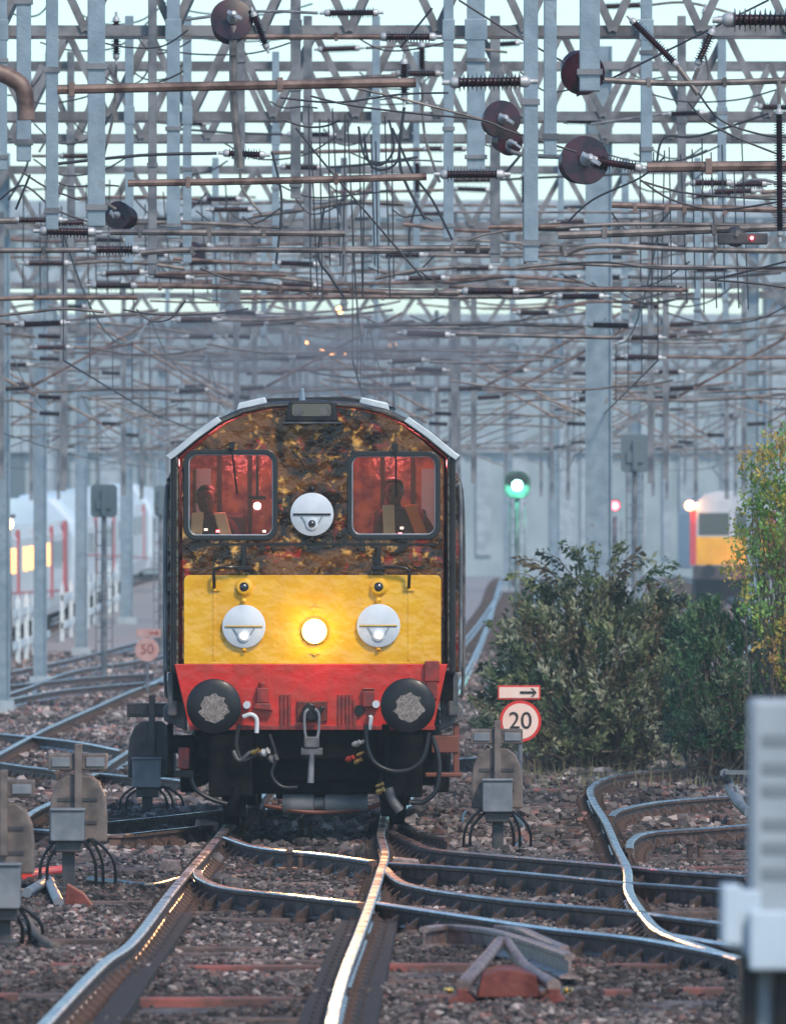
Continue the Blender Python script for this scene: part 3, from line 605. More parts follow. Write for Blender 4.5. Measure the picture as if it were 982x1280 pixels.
# headcode discs
for k, (px, py, lit) in enumerate(((390, 643, False), (305, 783, True), (473, 782, True))):
    x, z = Lp(px, py); r = .197
    m = MB(); m.lathe([(0, r-.004), (.004, r), (.012, r), (.016, r-.006)], (x, -.045, z), (0, -1, 0), 48)
    d = m.build('headcode_disc', M['white'], LO, smooth=True); tag(d, ['white folding disc with unlit lamp between the windscreens', 'white disc with warm lit bulb on the left of the yellow panel', 'white disc with warm lit bulb on the right of the yellow panel'][k])
    m = MB(); m.tube([(x-.17, -.068, z+.0), (x+.17, -.068, z+.0)], .009, 8); m.build('hinge', M['brass'] if lit else M['black'], d)
    m = MB(); m.bar((x-.10, -.066, z-.01), (x-.05, -.066, z-.09), .012); m.bar((x+.10, -.066, z-.01), (x+.05, -.066, z-.09), .012); m.build('stay', M['galv'], d)
    m = MB(); m.lathe([(0, .058), (.02, .056), (.024, .046)], (x, -.06, z-.085), (0, -1, 0), 20); bz = m.build('lamp', M['white'], d, smooth=True)
    m = MB(); m.lathe([(0, .036), (.02, .034), (.035, .02), (.04, 0)], (x, -.07, z-.085), (0, -1, 0), 16); m.build('bulb', M['marker'] if lit else M['lensdark'], bz, smooth=True)
    m = MB(); m.tube([(x, -.03, z+r-.02), (x, -.05, z+r+.03)], .02, 8); m.ball((x, -.045, z+r+.035), .03, 5); m.build('catch', M['black'] if not lit else M['yellow'], d, smooth=True)
    m = MB(); m.tube([(x, -.01, z-r+.03), (x, -.05, z-r-.03)], .018, 8); m.build('foot_pin', M['black'] if not lit else M['yellow'], d)
# curved handrails above the yellow panel + lamp irons
for s, pxs in ((-1, (268, 305)), (1, (511, 473))):
    xa, za = Lp(pxs[0], 735); xb, zb = Lp(pxs[1], 709)
    m = MB(); m.tube([(xa, -.012, za), (xa, -.09, za+.05), (xa, -.10, zb-.04), (xa-s*.05, -.10, zb-.005), (xb+s*.1, -.09, zb), (xb-s*.05, -.01, zb)], .015, 8, smooth=5); m.build('handrail', M['black'], LO, smooth=True)
    xc, zc = Lp(pxs[1] + (0 if s < 0 else 0), 683); m = MB(); m.box(xc-.022, xc+.022, -.06, .0, zb-.02, zc); m.cbox((xc, -.05, zb-.01), .13, .07, .035); m.build('lamp_iron', M['black'], LO, bevel=.006)
# window sill strips, panel joints on the brown front
m = MB(); m.box(-1.15, 1.15, -.004, .02, *sorted((Lp(0, 682)[1], Lp(0, 679)[1]))); m.build('waist_strip', M['black'], LO)
# cab sides: door pillars, handrails, steps (right side shows)
for s in (-1, 1):
    m = MB(); m.box(*sorted((s*1.24, s*1.30)), .04, .14, 1.40, 3.38); m.build('corner_pillar', M['black'], LO, bevel=.02)
    m = MB(); m.tube([(s*1.33, .22, 1.45), (s*1.345, .22, 1.6), (s*1.345, .22, 3.0), (s*1.30, .22, 3.12)], .017, 8, smooth=4); m.build('door_handrail', M['galvdark'], LO, smooth=True)
    m = MB(); m.tube([(s*1.33, .9, 1.2), (s*1.37, .9, 1.35), (s*1.37, .9, 2.9), (s*1.31, .9, 3.25)], .016, 8, smooth=4); m.build('door_handrail', M['grime'], LO, smooth=True)
    m = MB(); m.box(*sorted((s*1.27, s*1.345)), .35, 1.1, 1.42, 3.2); m.build('cab_door', M['loco_brown'], LO, bevel=.015)
    m = MB(); m.box(*sorted((s*1.235, s*1.325)), .10, .3, 1.02, 1.42); m.build('door_step_plate', M['grime'], LO, bevel=.015)
    m = MB(); m.prism([(s*1.16, .88), (s*1.37, .98), (s*1.37, 1.10), (s*1.22, 1.26), (s*1.16, 1.2)] if s > 0 else [(s*1.16, .88), (s*1.16, 1.2), (s*1.22, 1.26), (s*1.37, 1.10), (s*1.37, .98)], .25, .6); m.build('sandbox', M['grime'], LO, bevel=.015)
    m = MB(); m.box(*sorted((s*1.28, s*1.335)), .3, .38, .48, .95); m.box(*sorted((s*1.08, s*1.33)), .28, .62, .68, .84); m.box(*sorted((s*1.02, s*1.36)), .25, .62, .46, .50); m.build('footstep', M['copper'] if s > 0 else M['under'], LO, bevel=.01)
# hood, roof equipment and running plate behind the cab
m = MB(); hp = [(-.95, 1.4), (.95, 1.4), (.95, 3.1), (.8, 3.45), (.4, 3.7), (-.4, 3.7), (-.8, 3.45), (-.95, 3.1)]; m.prism(hp, 2.5, 13.6); hd = m.build('engine_hood', M['loco_side'], LO, bevel=.03)
for k in range(9):
    for s in (-1, 1):
        m = MB(); m.box(*sorted((s*.94, s*.985)), 3.0+k*1.15, 3.9+k*1.15, 1.6, 3.0)
        for j in range(8): m.box(*sorted((s*.98, s*1.0)), 3.05+k*1.15, 3.85+k*1.15, 1.7+j*.16, 1.74+j*.16)
        m.build('hood_door', M['loco_side'], hd)
m = MB(); m.box(-1.28, 1.28, .1, 14, 1.16, 1.40); m.build('running_plate', M['under'], LO)
m = MB(); m.lathe([(0, .16), (.25, .16), (.26, .13)], (0, 7.0, 3.68), (0, 0, 1), 16); m.build('exhaust', M['black'], LO, smooth=True)
# red buffer beam
m = MB(); a = Lp(218, 830); b2 = Lp(559, 830); c2 = Lp(541, 913); d2 = Lp(237, 911)
m.prism([(d2[0], d2[1]), (c2[0], c2[1]), (b2[0], b2[1]), (a[0], a[1])], -.03, .12); bb = m.build('buffer_beam', M['red'], LO, bevel=.008)
for px in (352, 357, 362, 424, 429, 434, 438):
    x, z = Lp(px, 888); m = MB(); m.box(x-.012, x+.012, -.055, -.03, Lp(0, 910)[1], Lp(0, 868)[1]); m.build('beam_rib', M['reddull'], bb, bevel=.003)
m = MB(); x0, z0 = Lp(238, 911); m.box(x0, -x0, -.05, -.03, z0-.01, z0+.03); m.build('beam_lip', M['reddull'], bb, bevel=.004)
x0, z0 = Lp(531, 852); x1, z1 = Lp(549, 826); m = MB(); m.box(x0, x1, -.10, -.02, z0, z1); m.box(x0+.015, x1-.02, -.09, -.02, z0-.16, z0); m.build('cable_box', M['reddull'], bb, bevel=.008)
x, z = Lp(328, 872); m = MB(); m.box(x-.05, x+.06, -.12, -.03, z-.05, z+.09); m.prism([(x-.09, z-.10), (x+.10, z-.12), (x+.07, z-.05), (x-.06, z-.05)], -.14, -.03); m.lathe([(0, .03), (.08, .04)], (x, -.08, z+.06), (0, 0, 1), 10); m.build('jumper_socket', M['reddull'], bb, bevel=.01)
x, z = Lp(460, 870); m = MB(); m.box(x-.05, x+.055, -.10, -.03, z-.10, z+.05); m.box(x-.055, x+.06, -.11, -.03, z+.055, z+.075); m.build('jumper_box', M['reddull'], bb, bevel=.01)
x, z = Lp(444, 893); m = MB(); m.box(x-.015, x+.015, -.06, -.03, z-.13, z+.14); m.build('bracket_plate', M['reddull'], bb)
x, z = Lp(401, 888); m = MB(); m.lathe([(0, .05), (.04, .045)], (x+.35, -.03, z), (0, -1, 0), 14); m.build('air_port', M['black'], bb, smooth=True)
# draw hook and screw coupling
x, z = Lp(390, 893); m = MB(); m.box(x-.14, x+.14, -.06, -.03, z-.07, z+.12); dp = m.build('drawhook_plate', M['rust'], LO, bevel=.01)
m = MB(); m.prism([(x-.09, z-.02), (x-.03, z-.06), (x+.04, z-.05), (x+.09, z+.01), (x+.12, z+.07), (x+.08, z+.08), (x+.05, z+.04), (x+.02, z+.03), (x+.03, z+.09), (x-.03, z+.11), (x-.08, z+.07)], -.20, -.06); m.build('draw_hook', M['black'], dp, bevel=.012)
cp = MB()
for s in (-1, 1): cp.tube([(x+s*.03, -.22, z+.05), (x+s*.065, -.24, z), (x+s*.06, -.25, z-.17), (x+s*.03, -.25, z-.24)], .014, 8, smooth=4)
cpl = cp.build('screw_coupling', M['galvdark'], LO, smooth=True)
m = MB(); m.box(x-.07, x+.07, -.30, -.22, z-.30, z-.20); m.box(x-.10, x+.10, -.28, -.23, z-.37, z-.30); m.build('trunnion', M['grime'], cpl, bevel=.01)
m = MB(); m.tube([(x, -.26, z-.36), (x-.01, -.26, z-.62)], [.025, .032], 10); m.build('tommy_bar', M['galvdark'], cpl, smooth=True)
# buffers
for k, (px, py) in enumerate(((269, 882), (510, 881))):
    x, z = Lp(px, py); m = MB(); m.lathe([(.03, .17), (.10, .17), (.12, .12), (.40, .11), (.41, .09), (.52, .09)], (x, 0, z), (0, -1, 0), 24); bf = m.build('buffer', M['black'], LO, smooth=True)
    tag(bf, ['round black buffer on the left with a worn pale centre', 'round black buffer on the right with a worn pale centre'][k])
    m = MB(); m.lathe([(.50, .235), (.515, .249), (.535, .249), (.548, .235), (.556, .15), (.56, 0)], (x, 0, z), (0, -1, 0), 40); m.build('buffer_head', M['black'], bf, smooth=True)
    m = MB(); n = 26; P = [(x+(.0 if k == 0 else .01), -.566, z-.02)]+[(x+(.0 if k == 0 else .01)+math.cos(2*PI*i/n)*(.125+.018*math.sin(i*2.3+k)+.01*math.sin(i*5.1)), -.5628, z-.02+math.sin(2*PI*i/n)*(.13+.015*math.cos(i*1.9)+.01*math.sin(i*4.3))) for i in range(n)]
    m.add(P, [(0, 1+(i+1) % n, 1+i) for i in range(n)]); m.build('worn_patch', M['greased'], bf)
# pipes, hoses and cocks under the beam
def pp(px, py, y=-.15): x, z = Lp(px, py); return (x, y, z)
def hose(pts, r, mt, name, y=-.15, sm=6):
    m = MB(); m.tube([pp(p[0], p[1], p[2] if len(p) > 2 else y) for p in pts], r, 10, smooth=sm); return m.build(name, mt, LO, smooth=True)
hose([(304, 896), (314, 893), (321, 899), (321, 916)], .022, M['white'], 'air_pipe')
hose([(462, 897), (464, 897), (462, 912)], .02, M['white'], 'air_pipe')
hose([(309, 881, -.03), (309, 881, -.2)], .035, M['white'], 'air_cock', sm=0); hose([(470, 880, -.03), (470, 880, -.2)], .035, M['white'], 'air_cock', sm=0)
hose([(300, 905), (296, 930), (303, 950), (318, 945), (330, 938)], .02, M['cable'], 'brake_hose')
hose([(337, 918), (345, 945), (340, 968), (352, 983), (372, 984)], .018, M['cable'], 'brake_hose', y=-.1)
hose([(458, 905), (459, 930), (468, 952), (490, 963), (515, 960), (530, 945), (536, 915)], .021, M['cable'], 'brake_hose', y=-.25)
hose([(482, 905), (482, 940), (478, 965), (474, 985)], .034, M['under'], 'brake_hose', y=-.18)
hose([(540, 920), (548, 950), (546, 985), (530, 1002), (512, 1003)], .022, M['cable'], 'brake_hose', y=0)
hose([(238, 965), (244, 985), (262, 998), (284, 1005)], .022, M['cable'], 'brake_hose', y=0)
hose([(292, 938), (300, 950), (315, 940), (330, 944)], .022, M['grime'], 'pipe_joint')
hose([(485, 985), (490, 1000), (500, 1014)], .045, M['grime'], 'sand_pipe', y=0); hose([(296, 985), (292, 1003), (288, 1014)], .045, M['under'], 'sand_pipe', y=0)
for px, py, r, mt in ((449, 944, .022, M['brass']), (446, 953, .028, M['brass']), (447, 932, .02, M['fitting']), (474, 990, .032, M['brass']), (473, 983, .022, M['brass']), (436, 950, .03, M['reddull']), (318, 941, .03, M['brass']), (330, 942, .04, M['fitting']), (444, 931, .028, M['fitting']), (452, 929, .02, M['fitting']), (340, 950, .045, M['grime'])):
    q = pp(px, py, -.18); m = MB(); m.lathe([(0, r*.7), (.03, r), (.06, r*.6), (.08, r*.8)], (q[0]-.02, q[1], q[2]), (1, -.6, .5), 10); m.build('cock', mt, LO, smooth=True)
m = MB(); q = pp(230, 948); m.box(q[0]-.05, q[0]+.05, -.05, .05, q[2]-.10, q[2]+.10); tl = m.build('red_hung_lamp', M['reddull'], LO, bevel=.015)
m = MB(); m.cbox((q[0], 0, q[2]-.14), .18, .12, .06); m.build('lamp_bracket', M['black'], tl)
# frame ends, bogie, wheels: black mass below
m = MB(); m.box(-1.05, 1.05, .1, .35, .62, .90); m.box(-.95, -.55, .0, .3, .28, .88); m.box(.60, 1.0, .0, .3, .28, .88); m.build('frame_end', M['under'], LO, bevel=.02)
def wheelset(y):
    m = MB(); m.lathe([(-.8, .085), (.8, .085)], (0, y, .47), (1, 0, 0), 14); ws = m.build('wheelset', M['under'], LO, smooth=True)
    for s in (-1, 1):
        w = MB(); w.lathe([(0, .30), (0, .50), (.03, .51), (.035, .475), (.14, .47), (.14, .40), (.10, .38), (.10, .15), (.16, .14), (.16, 0)], (s*.69, y, .475), (s, 0, 0), 40)
        w.build('wheel', M['under'], ws, smooth=True)
for y in (1.3, 3.9, 9.6, 12.2): wheelset(y)
for y0 in (0.35, 8.7):
    m = MB()
    for s in (-1, 1): m.box(*sorted((s*.98, s*1.12)), y0, y0+4.4, .38, .82); 
    m.box(-1.1, 1.1, y0, y0+.14, .42, .72); bg_ = m.build('bogie_frame', M['under'], LO, bevel=.02)
    for s in (-1, 1):
        for yy in (.95, 3.55):
            m = MB(); m.box(*sorted((s*1.1, s*1.24)), y0+yy-.16, y0+yy+.16, .30, .66); m.build('axle_box', M['under'], bg_, bevel=.02)
            m = MB()
            for i in range(4): m.lathe([(0, .07), (.035, .09), (.07, .07)], (s*1.05, y0+yy, .66+i*.07), (0, 0, 1), 12)
            m.build('spring', M['under'], bg_)
for s in (-1, 1):
    m = MB(); m.prism([(s*.72-.10, .10), (s*.72+.10, .10), (s*.72+.14, .62), (s*.72-.14, .62)], .18, .24); m.build('guard_iron', M['under'], LO, bevel=.01)
m = MB(); m.lathe([(0, .09), (.28, .09), (.29, .06), (.38, .06), (.39, .09), (.78, .09)], (Lp(352, 0)[0], .55, .21), (1, 0, 0), 16); m.build('traction_motor_case', M['galvdark'], LO, smooth=True)
m = MB(); m.tube([pp(330, 1008, .5), pp(392, 1017, .5), pp(455, 1012, .5), pp(490, 1000, .5)], .022, 8, smooth=6); m.build('brake_rod', M['copper'], LO, smooth=True)
m = MB(); m.box(-.85, .85, .5, .62, .30, .60); m.box(-.35, .35, .7, 2.0, .25, .75); m.build('brake_rigging', M['under'], LO, bevel=.02)
# cab interior
m = MB(); m.prism(scale_poly(outer, .93, 2.6, .93), 2.36, 2.40); m.build('cab_back_wall', M['cabwall'], LO)
m = MB(); m.box(-1.19, 1.19, .08, 2.36, 1.44, 1.50); m.build('cab_floor', M['under'], LO)
m = MB(); m.prism([(-.28, 1.5), (.33, 1.5), (.33, 2.9), (.2, 3.3), (-.28, 3.3)], 1.5, 2.34); m.build('control_cubicle', M['cabwall'], LO, bevel=.02)
m = MB(); m.box(-1.1, -.2, .12, .5, 2.32, 2.60); m.box(.35, 1.1, .12, .5, 2.32, 2.62); m.build('control_desk', M['black'], LO, bevel=.03)
for s in (-1, 1):
    m = MB(); m.box(s*.62-.02, s*.62+.02, 2.30, 2.35, 1.5, 3.6); m.box(s*.9-.02, s*.9+.02, 2.30, 2.35, 1.5, 3.5); m.build('cab_pillar', M['seat'], LO)
    m = MB(); m.box(s*1.05-.07, s*1.05+.07, 2.25, 2.29, 2.75, 3.3); m.build('rear_window', M['glasspale'], LO)
x, z = Lp(320, 632); m = MB(); m.lathe([(0, .035), (.03, .03), (.035, 0)], (x, .62, z), (0, -1, 0), 12); cl = m.build('cab_lamp', M['cablamp'], LO, smooth=True)
m = MB(); m.box(x-.08, x+.08, .62, .72, z+.06, z+.09); m.tube([(x, .66, 3.6), (x, .66, z+.08)], .012, 6); m.build('lamp_arm', M['black'], cl)
for px, py, c in ((257, 662, 'marker'), (272, 664, 'redlamp'), (330, 664, 'marker'), (502, 660, 'marker'), (500, 667, 'redlamp')):
    x, z = Lp(px, py); m = MB(); m.cbox((x, .11, z), .03, .02, .02); m.build('desk_light', M[c], LO)
for x, e in ((-.7, 20), (.72, 18)):
    l = bpy.data.lights.new('cab_ceiling_light', 'POINT'); l.energy = e; l.color = (1, .17, .17); l.shadow_soft_size = .12
    q = bpy.data.objects.new('cab_ceiling_light', l); COL.objects.link(q); q.parent = LO; q.location = (x, 1.0, 3.42)
m = MB(); m.cbox((-.7, 1.0, 3.52), .3, .1, .05); m.cbox((.72, 1.0, 3.52), .3, .1, .05); m.build('ceiling_lamp_case', M['cabwall'], LO)

# people in the cab
def person(label, base, pose, gender=0):
    t = thing('person', base, label, 'person', local=True); t.rotation_euler = (0, 0, -.0065)
    j = pose; me = bpy.data.meshes.new('body'); keys = list(j); idx = {k: i for i, k in enumerate(keys)}
    ed = [('pelvis', 'waist'), ('waist', 'chest'), ('chest', 'neck'), ('neck', 'jaw'), ('jaw', 'head'), ('head', 'crown'),
          ('chest', 'shl'), ('shl', 'ell'), ('ell', 'wrl'), ('wrl', 'hal'), ('chest', 'shr'), ('shr', 'elr'), ('elr', 'wrr'), ('wrr', 'har'),
          ('pelvis', 'hil'), ('hil', 'knl'), ('knl', 'anl'), ('anl', 'tol'), ('pelvis', 'hir'), ('hir', 'knr'), ('knr', 'anr'), ('anr', 'tor')]
    vs_ = [j[k][:3] for k in keys]; es = [(idx[a], idx[b]) for a, b in ed]; rad = [j[k][3] for k in keys]
    for side in ('l', 'r'):
        h = Vector(j['ha'+side][:3]); w_ = Vector(j['wr'+side][:3]); d = (h-w_).normalized(); u = d.cross(Vector((0, 0, 1))).normalized()
        for q, (off, ln) in enumerate(((-.03, .062), (-.01, .074), (.01, .07), (.03, .055))):
            b_ = h+u*off+d*.01; p1 = b_+d*ln*.55+Vector((0, 0, -.008)); p2 = p1+d*ln*.35+Vector((0, 0, -.03))
            n = len(vs_); vs_ += [tuple(b_), tuple(p1), tuple(p2)]; rad += [.010, .009, .008]; es += [(idx['ha'+side], n), (n, n+1), (n+1, n+2)]
        th = h-d*.03-u*.04; n = len(vs_); vs_ += [tuple(th), tuple(th+d*.04-u*.008+Vector((0, 0, -.015)))]; rad += [.011, .009]; es += [(idx['ha'+side], n), (n, n+1)]
    me.from_pydata(vs_, es, []); me.materials.append(M['cloth']); o = bpy.data.objects.new('body', me); COL.objects.link(o); o.parent = t
    sk_ = o.modifiers.new('skin', 'SKIN'); sk_.use_smooth_shade = True
    for i, v in enumerate(me.skin_vertices[0].data): v.radius = (rad[i], rad[i]*(1 if i != idx['chest'] and i != idx['waist'] else .75)); v.use_root = (i == idx['pelvis'])
    su = o.modifiers.new('sub', 'SUBSURF'); su.levels = 2; su.render_levels = 2
    hd_ = Vector(j['head'][:3])
    f = MB(); f.lathe([(-.12, .03), (-.10, .062), (-.04, .082), (.02, .086), (.07, .075), (.10, .045), (.115, 0)], hd_, (0, 0, 1), 20)
    f.v = [(a, b if b > hd_.y else hd_.y+(b-hd_.y)*1.15, c) for a, b, c in f.v]
    f.lathe([(0, .008), (.02, .016), (.045, .006)], hd_+Vector((0, -.095, .01)), (0, -.3, -1), 8)
    for s in (-1, 1): f.lathe([(0, .02), (.012, .024), (.02, .01)], hd_+Vector((s*.08, 0, -.01)), (s, 0, 0), 10)
    f.build('face', M['skin'], t, smooth=True)
    e = MB()
    for s in (-1, 1): e.ball(hd_+Vector((s*.032, -.088, .012)), .010, 5)
    e.box(hd_.x-.024, hd_.x+.024, hd_.y-.094, hd_.y-.07, hd_.z-.062, hd_.z-.055); e.build('eyes_and_mouth', M['hair'], t)
    hr = MB(); hr.lathe([(-.02, .090), (.03, .096), (.08, .085), (.115, .055), (.13, 0)], hd_+Vector((0, .018, .012)), (0, .12, 1), 20); hr.build('hair', M['hair'], t, smooth=True)
    return t
def seated(cx, zseat, lean, twist):
    s = zseat; c = cx; y = .95
    return {'pelvis': (c, y, s+.08, .15), 'waist': (c, y-.02, s+.28, .15), 'chest': (c+lean*.5, y-.08, s+.50, .17), 'neck': (c+lean*.8, y-.12, s+.66, .055), 'jaw': (c+lean, y-.14, s+.72, .06), 'head': (c+lean, y-.15, s+.80, .075), 'crown': (c+lean, y-.13, s+.85, .06),
        'shl': (c-.19+lean*.5, y-.08, s+.56, .07), 'ell': (c-.28, y-.20, s+.30, .05), 'wrl': (c-.20, y-.42, s+.22, .032), 'hal': (c-.18, y-.50, s+.21, .034),
        'shr': (c+.19+lean*.5, y-.08, s+.56, .07), 'elr': (c+.28, y-.20, s+.30, .05), 'wrr': (c+.18, y-.42, s+.22, .032), 'har': (c+.16, y-.50, s+.21, .034),
        'hil': (c-.10, y-.04, s+.07, .10), 'knl': (c-.12, y-.48, s+.08, .07), 'anl': (c-.12, y-.42, s-.36, .045), 'tol': (c-.12, y-.60, s-.41, .035),
        'hir': (c+.10, y-.04, s+.07, .10), 'knr': (c+.12, y-.48, s+.08, .07), 'anr': (c+.12, y-.42, s-.36, .045), 'tor': (c+.12, y-.60, s-.41, .035)}
BASE = (-0.73, 102.2, 0)
P1 = person('dark clad person in orange jacket seated behind the right windscreen', BASE, seated(.86, 2.27, -.13, 0))
def vest(t, c, z, lean, m1, m2):
    for s, mm in ((-1, m1), (1, m2)):
        m = MB(); pts = [(c+s*.10+lean*.6, .70, z+.68), (c+s*.13+lean*.3, .665, z+.50), (c+s*.17, .70, z+.30)]
        P = [];
        for (x, y, zz) in pts: P += [(x-.055, y, zz), (x+.055, y+.02, zz+.005), (x+.055, y+.05, zz+.005), (x-.055, y+.05, zz)]
        Fs = []
        for i in range(2):
            for k in range(4): a = i*4+k; b_ = i*4+(k+1) % 4; Fs.append((a, b_, b_+4, a+4))
        m.add(P, Fs+[(3, 2, 1, 0), (8, 9, 10, 11)]); m.build('jacket_strip', mm, t, bevel=.01)
vest(P1, .86, 2.27, -.13, M['hiviy'], M['hivis'])
P2 = person('shadowy person in dark clothes seated behind the left windscreen', BASE, seated(-.93, 2.20, -.06, 0))
vest(P2, -.93, 2.20, -.06, M['hiviy'], M['hiviy'])
def cabseat(x, z, lb):
    t = thing('cab_seat', (BASE[0]+x, BASE[1]+1.0, 1.5), lb, 'seat', 'seats in the locomotive cab', local=True); z -= 1.5
    m = MB(); m.box(-.24, .24, -.3, .24, z-.06, z+.0); m.build('seat_cushion', M['seat'], t, bevel=.03)
    m = MB(); m.box(-.24, .24, .18, .28, z+.02, z+.72); m.build('backrest', M['seat'], t, bevel=.04)
    m = MB(); m.lathe([(0, .16), (.03, .16), (.04, .05), (z-.06, .05)], (0, 0, 0), (0, 0, 1), 14); m.build('pedestal', M['black'], t)
cabseat(.80, 2.20, 'dark seat under the person in the orange jacket'); cabseat(-.86, 2.16, 'dark seat behind the left windscreen')
# exhaust smoke over the roof
def smoke():
    m = MB(); m.ball((0, 0, 0), 1, 12); o = m.build('exhaust_smoke', None, org=(0, 0, 0)); o.location = (-0.75, 109.5, 4.42); o.scale = (2.7, 3.4, .66)
    tag(o, 'grey brown diesel exhaust smoke hanging above the locomotive roof', 'smoke', kind='stuff')
    import bmesh
    bm = bmesh.new(); bm.from_mesh(o.data); bmesh.ops.remove_doubles(bm, verts=bm.verts, dist=1e-3); bmesh.ops.recalc_face_normals(bm, faces=bm.faces); bm.to_mesh(o.data); bm.free()
    s = bpy.data.materials.new('exhaust_smoke'); s.use_nodes = True; nt = s.node_tree; nt.nodes.clear()
    out = nt.nodes.new('ShaderNodeOutputMaterial'); pv = nt.nodes.new('ShaderNodeVolumePrincipled'); pv.inputs['Color'].default_value = (.30, .30, .33, 1)
    tc = nt.nodes.new('ShaderNodeTexCoord'); n = nt.nodes.new('ShaderNodeTexNoise'); n.inputs['Scale'].default_value = 2.6; n.inputs['Detail'].default_value = 3
    nt.links.new(tc.outputs['Object'], n.inputs['Vector'])
    ln = nt.nodes.new('ShaderNodeVectorMath'); ln.operation = 'LENGTH'; nt.links.new(tc.outputs['Object'], ln.inputs[0])
    r = nt.nodes.new('ShaderNodeMapRange'); r.inputs[1].default_value = .25; r.inputs[2].default_value = 1; r.inputs[3].default_value = 1; r.inputs[4].default_value = 0; nt.links.new(ln.outputs['Value'], r.inputs[0])
    q = nt.nodes.new('ShaderNodeMapRange'); q.inputs[1].default_value = .38; q.inputs[2].default_value = .62; nt.links.new(n.outputs['Fac'], q.inputs[0])
    a = nt.nodes.new('ShaderNodeMath'); a.operation = 'MULTIPLY'; nt.links.new(r.outputs[0], a.inputs[0]); nt.links.new(q.outputs[0], a.inputs[1])
    b_ = nt.nodes.new('ShaderNodeMath'); b_.operation = 'MULTIPLY'; b_.inputs[1].default_value = .42; nt.links.new(a.outputs[0], b_.inputs[0])
    nt.links.new(b_.outputs[0], pv.inputs['Density']); nt.links.new(pv.outputs[0], out.inputs['Volume']); o.data.materials.clear(); o.data.materials.append(s)
smoke()
# ================================================================== OVERHEAD LINE
def insulator(m, a, b, r, fit=None):
    a, b = Vector(a), Vector(b); d = b-a; L = d.length; n = max(4, int(L/(r*.42))); prof = [(0, r*.45)]
    for i in range(n):
        p = L*(i+.1)/n; st = L/n; prof += [(p, r*.45), (p+st*.25, r*(1 if i % 2 == 0 else .85)), (p+st*.42, r*(1 if i % 2 == 0 else .85)*.97), (p+st*.55, r*.5)]
    prof.append((L, r*.45)); m.lathe(prof, a, d, 12)
def arm(label, D, parts, group='insulated overhead line arms'):
    s = F/D; k0 = parts[0][1][0]; o0 = W(k0[0], k0[1], D)
    t = thing('cantilever_arm', o0, label, 'overhead line arm', group)
    for p in parts:
        if p[0] == 't':
            m = MB(); pts = [W(x, y, D) for x, y in p[1]]; m.tube(pts, p[2]/s/2, 8, smooth=5 if len(pts) > 2 else 0)
            if len(p) > 4:
                for q in p[4]:
                    c = W(*q, D); m.cbox(c, p[2]/s*.6, p[2]/s*1.3, p[2]/s*1.5)
            m.build('tube', M[p[3]], t, smooth=True)
        elif p[0] == 'i':
            a, b = W(*p[1][0], D), W(*p[1][1], D); r = p[2]/s/2; m = MB(); insulator(m, a, b, r); m.build('insulator', M['porc'], t, smooth=True)
            d = (b-a).normalized()
            for q, e in ((a, -1), (b, 1)):
                m = MB(); m.lathe([(0, r*.62), (r*.6, r*.66), (r*.9, r*.5), (r*1.0, r*.3), (r*1.8, r*.28)], q+d*e*-.01, d*e, 10); m.build('end_fitting', M['fitting'], t, smooth=True)
        elif p[0] == 'd':                        # string of sheds seen end on
            c = W(*p[1][0], D); r = p[2]/s; m = MB(); ax = Vector((p[3], -1, p[4])).normalized(); prof = []
            for i in range(6): prof += [(.4+i*.055, r*.35), (.4+i*.055+.01, r*(.8+.04*i)), (.4+i*.055+.025, r*(.79+.04*i)), (.4+i*.055+.035, r*.4)]
            m.lathe(prof[::-1] if False else prof, c+ax*(-.7), ax, 28); m.build('insulator', M['porc'], t, smooth=True)
            m = MB(); m.lathe([(0, r*.26), (.05, r*.24), (.08, r*.13), (.16, r*.10), (.18, r*.16), (.21, r*.08)], c, ax, 12); m.bar(c+ax*.1+Vector((-r*.2, 0, r*.2)), c+ax*.25+Vector((r*.3, 0, -r*.3)), r*.16); m.build('end_fitting', M['fitting'], t, smooth=True)
    return t
T, I_, Dd = 't', 'i', 'd'
arm('long thick rusty tube ending in a fat brown insulator, across the top left', 86, [(T, [(72, 112), (300, 107), (520, 103)], 12, 'rusttube', [(90, 112), (350, 106)]), (I_, ((572, 103), (652, 102)), 24)])
arm('brown tube and ribbed insulator along the very top centre', 112, [(T, [(296, 46), (475, 46)], 7, 'rusttube', [(420, 46)]), (I_, ((482, 46), (538, 46)), 17)])
arm('short dark insulator close under the top centre tube', 130, [(I_, ((500, 92), (545, 92)), 14), (T, [(380, 101), (498, 95)], 6, 'greytube')])
arm('straight rusty tube with red brown insulator above the locomotive, right of centre', 104, [(T, [(160, 229), (340, 226), (533, 221)], 9, 'rusttube', [(235, 228), (420, 224)]), (I_, ((558, 218), (622, 218)), 19)])
arm('thin rusty tube with a pair of small insulators below the top gantry', 160, [(T, [(338, 191), (530, 187)], 5, 'rusttube', [(470, 188)]), (I_, ((533, 186), (552, 186)), 12), (I_, ((567, 186), (578, 186)), 12)])
arm('dark straight tube running off the right edge from the top insulator disc', 108, [(T, [(755, 100), (850, 104), (1000, 100)], 8, 'greytube', [(810, 103), (905, 103)]), (Dd, ((728, 92),), 28, .15, -.25)])
arm('thick polished brown tube off the right edge with a big purple black disc', 105, [(T, [(808, 209), (1000, 207)], 13, 'rusttube', [(885, 208)]), (I_, ((745, 201), (795, 209)), 18), (Dd, ((731, 200),), 31, .25, .1)])
arm('upper of the two touching dark discs right of top centre', 108, [(T, [(605, 150), (480, 118), (390, 100)], 3, 'greytube'), (Dd, ((627, 149),), 24, .2, .05)])
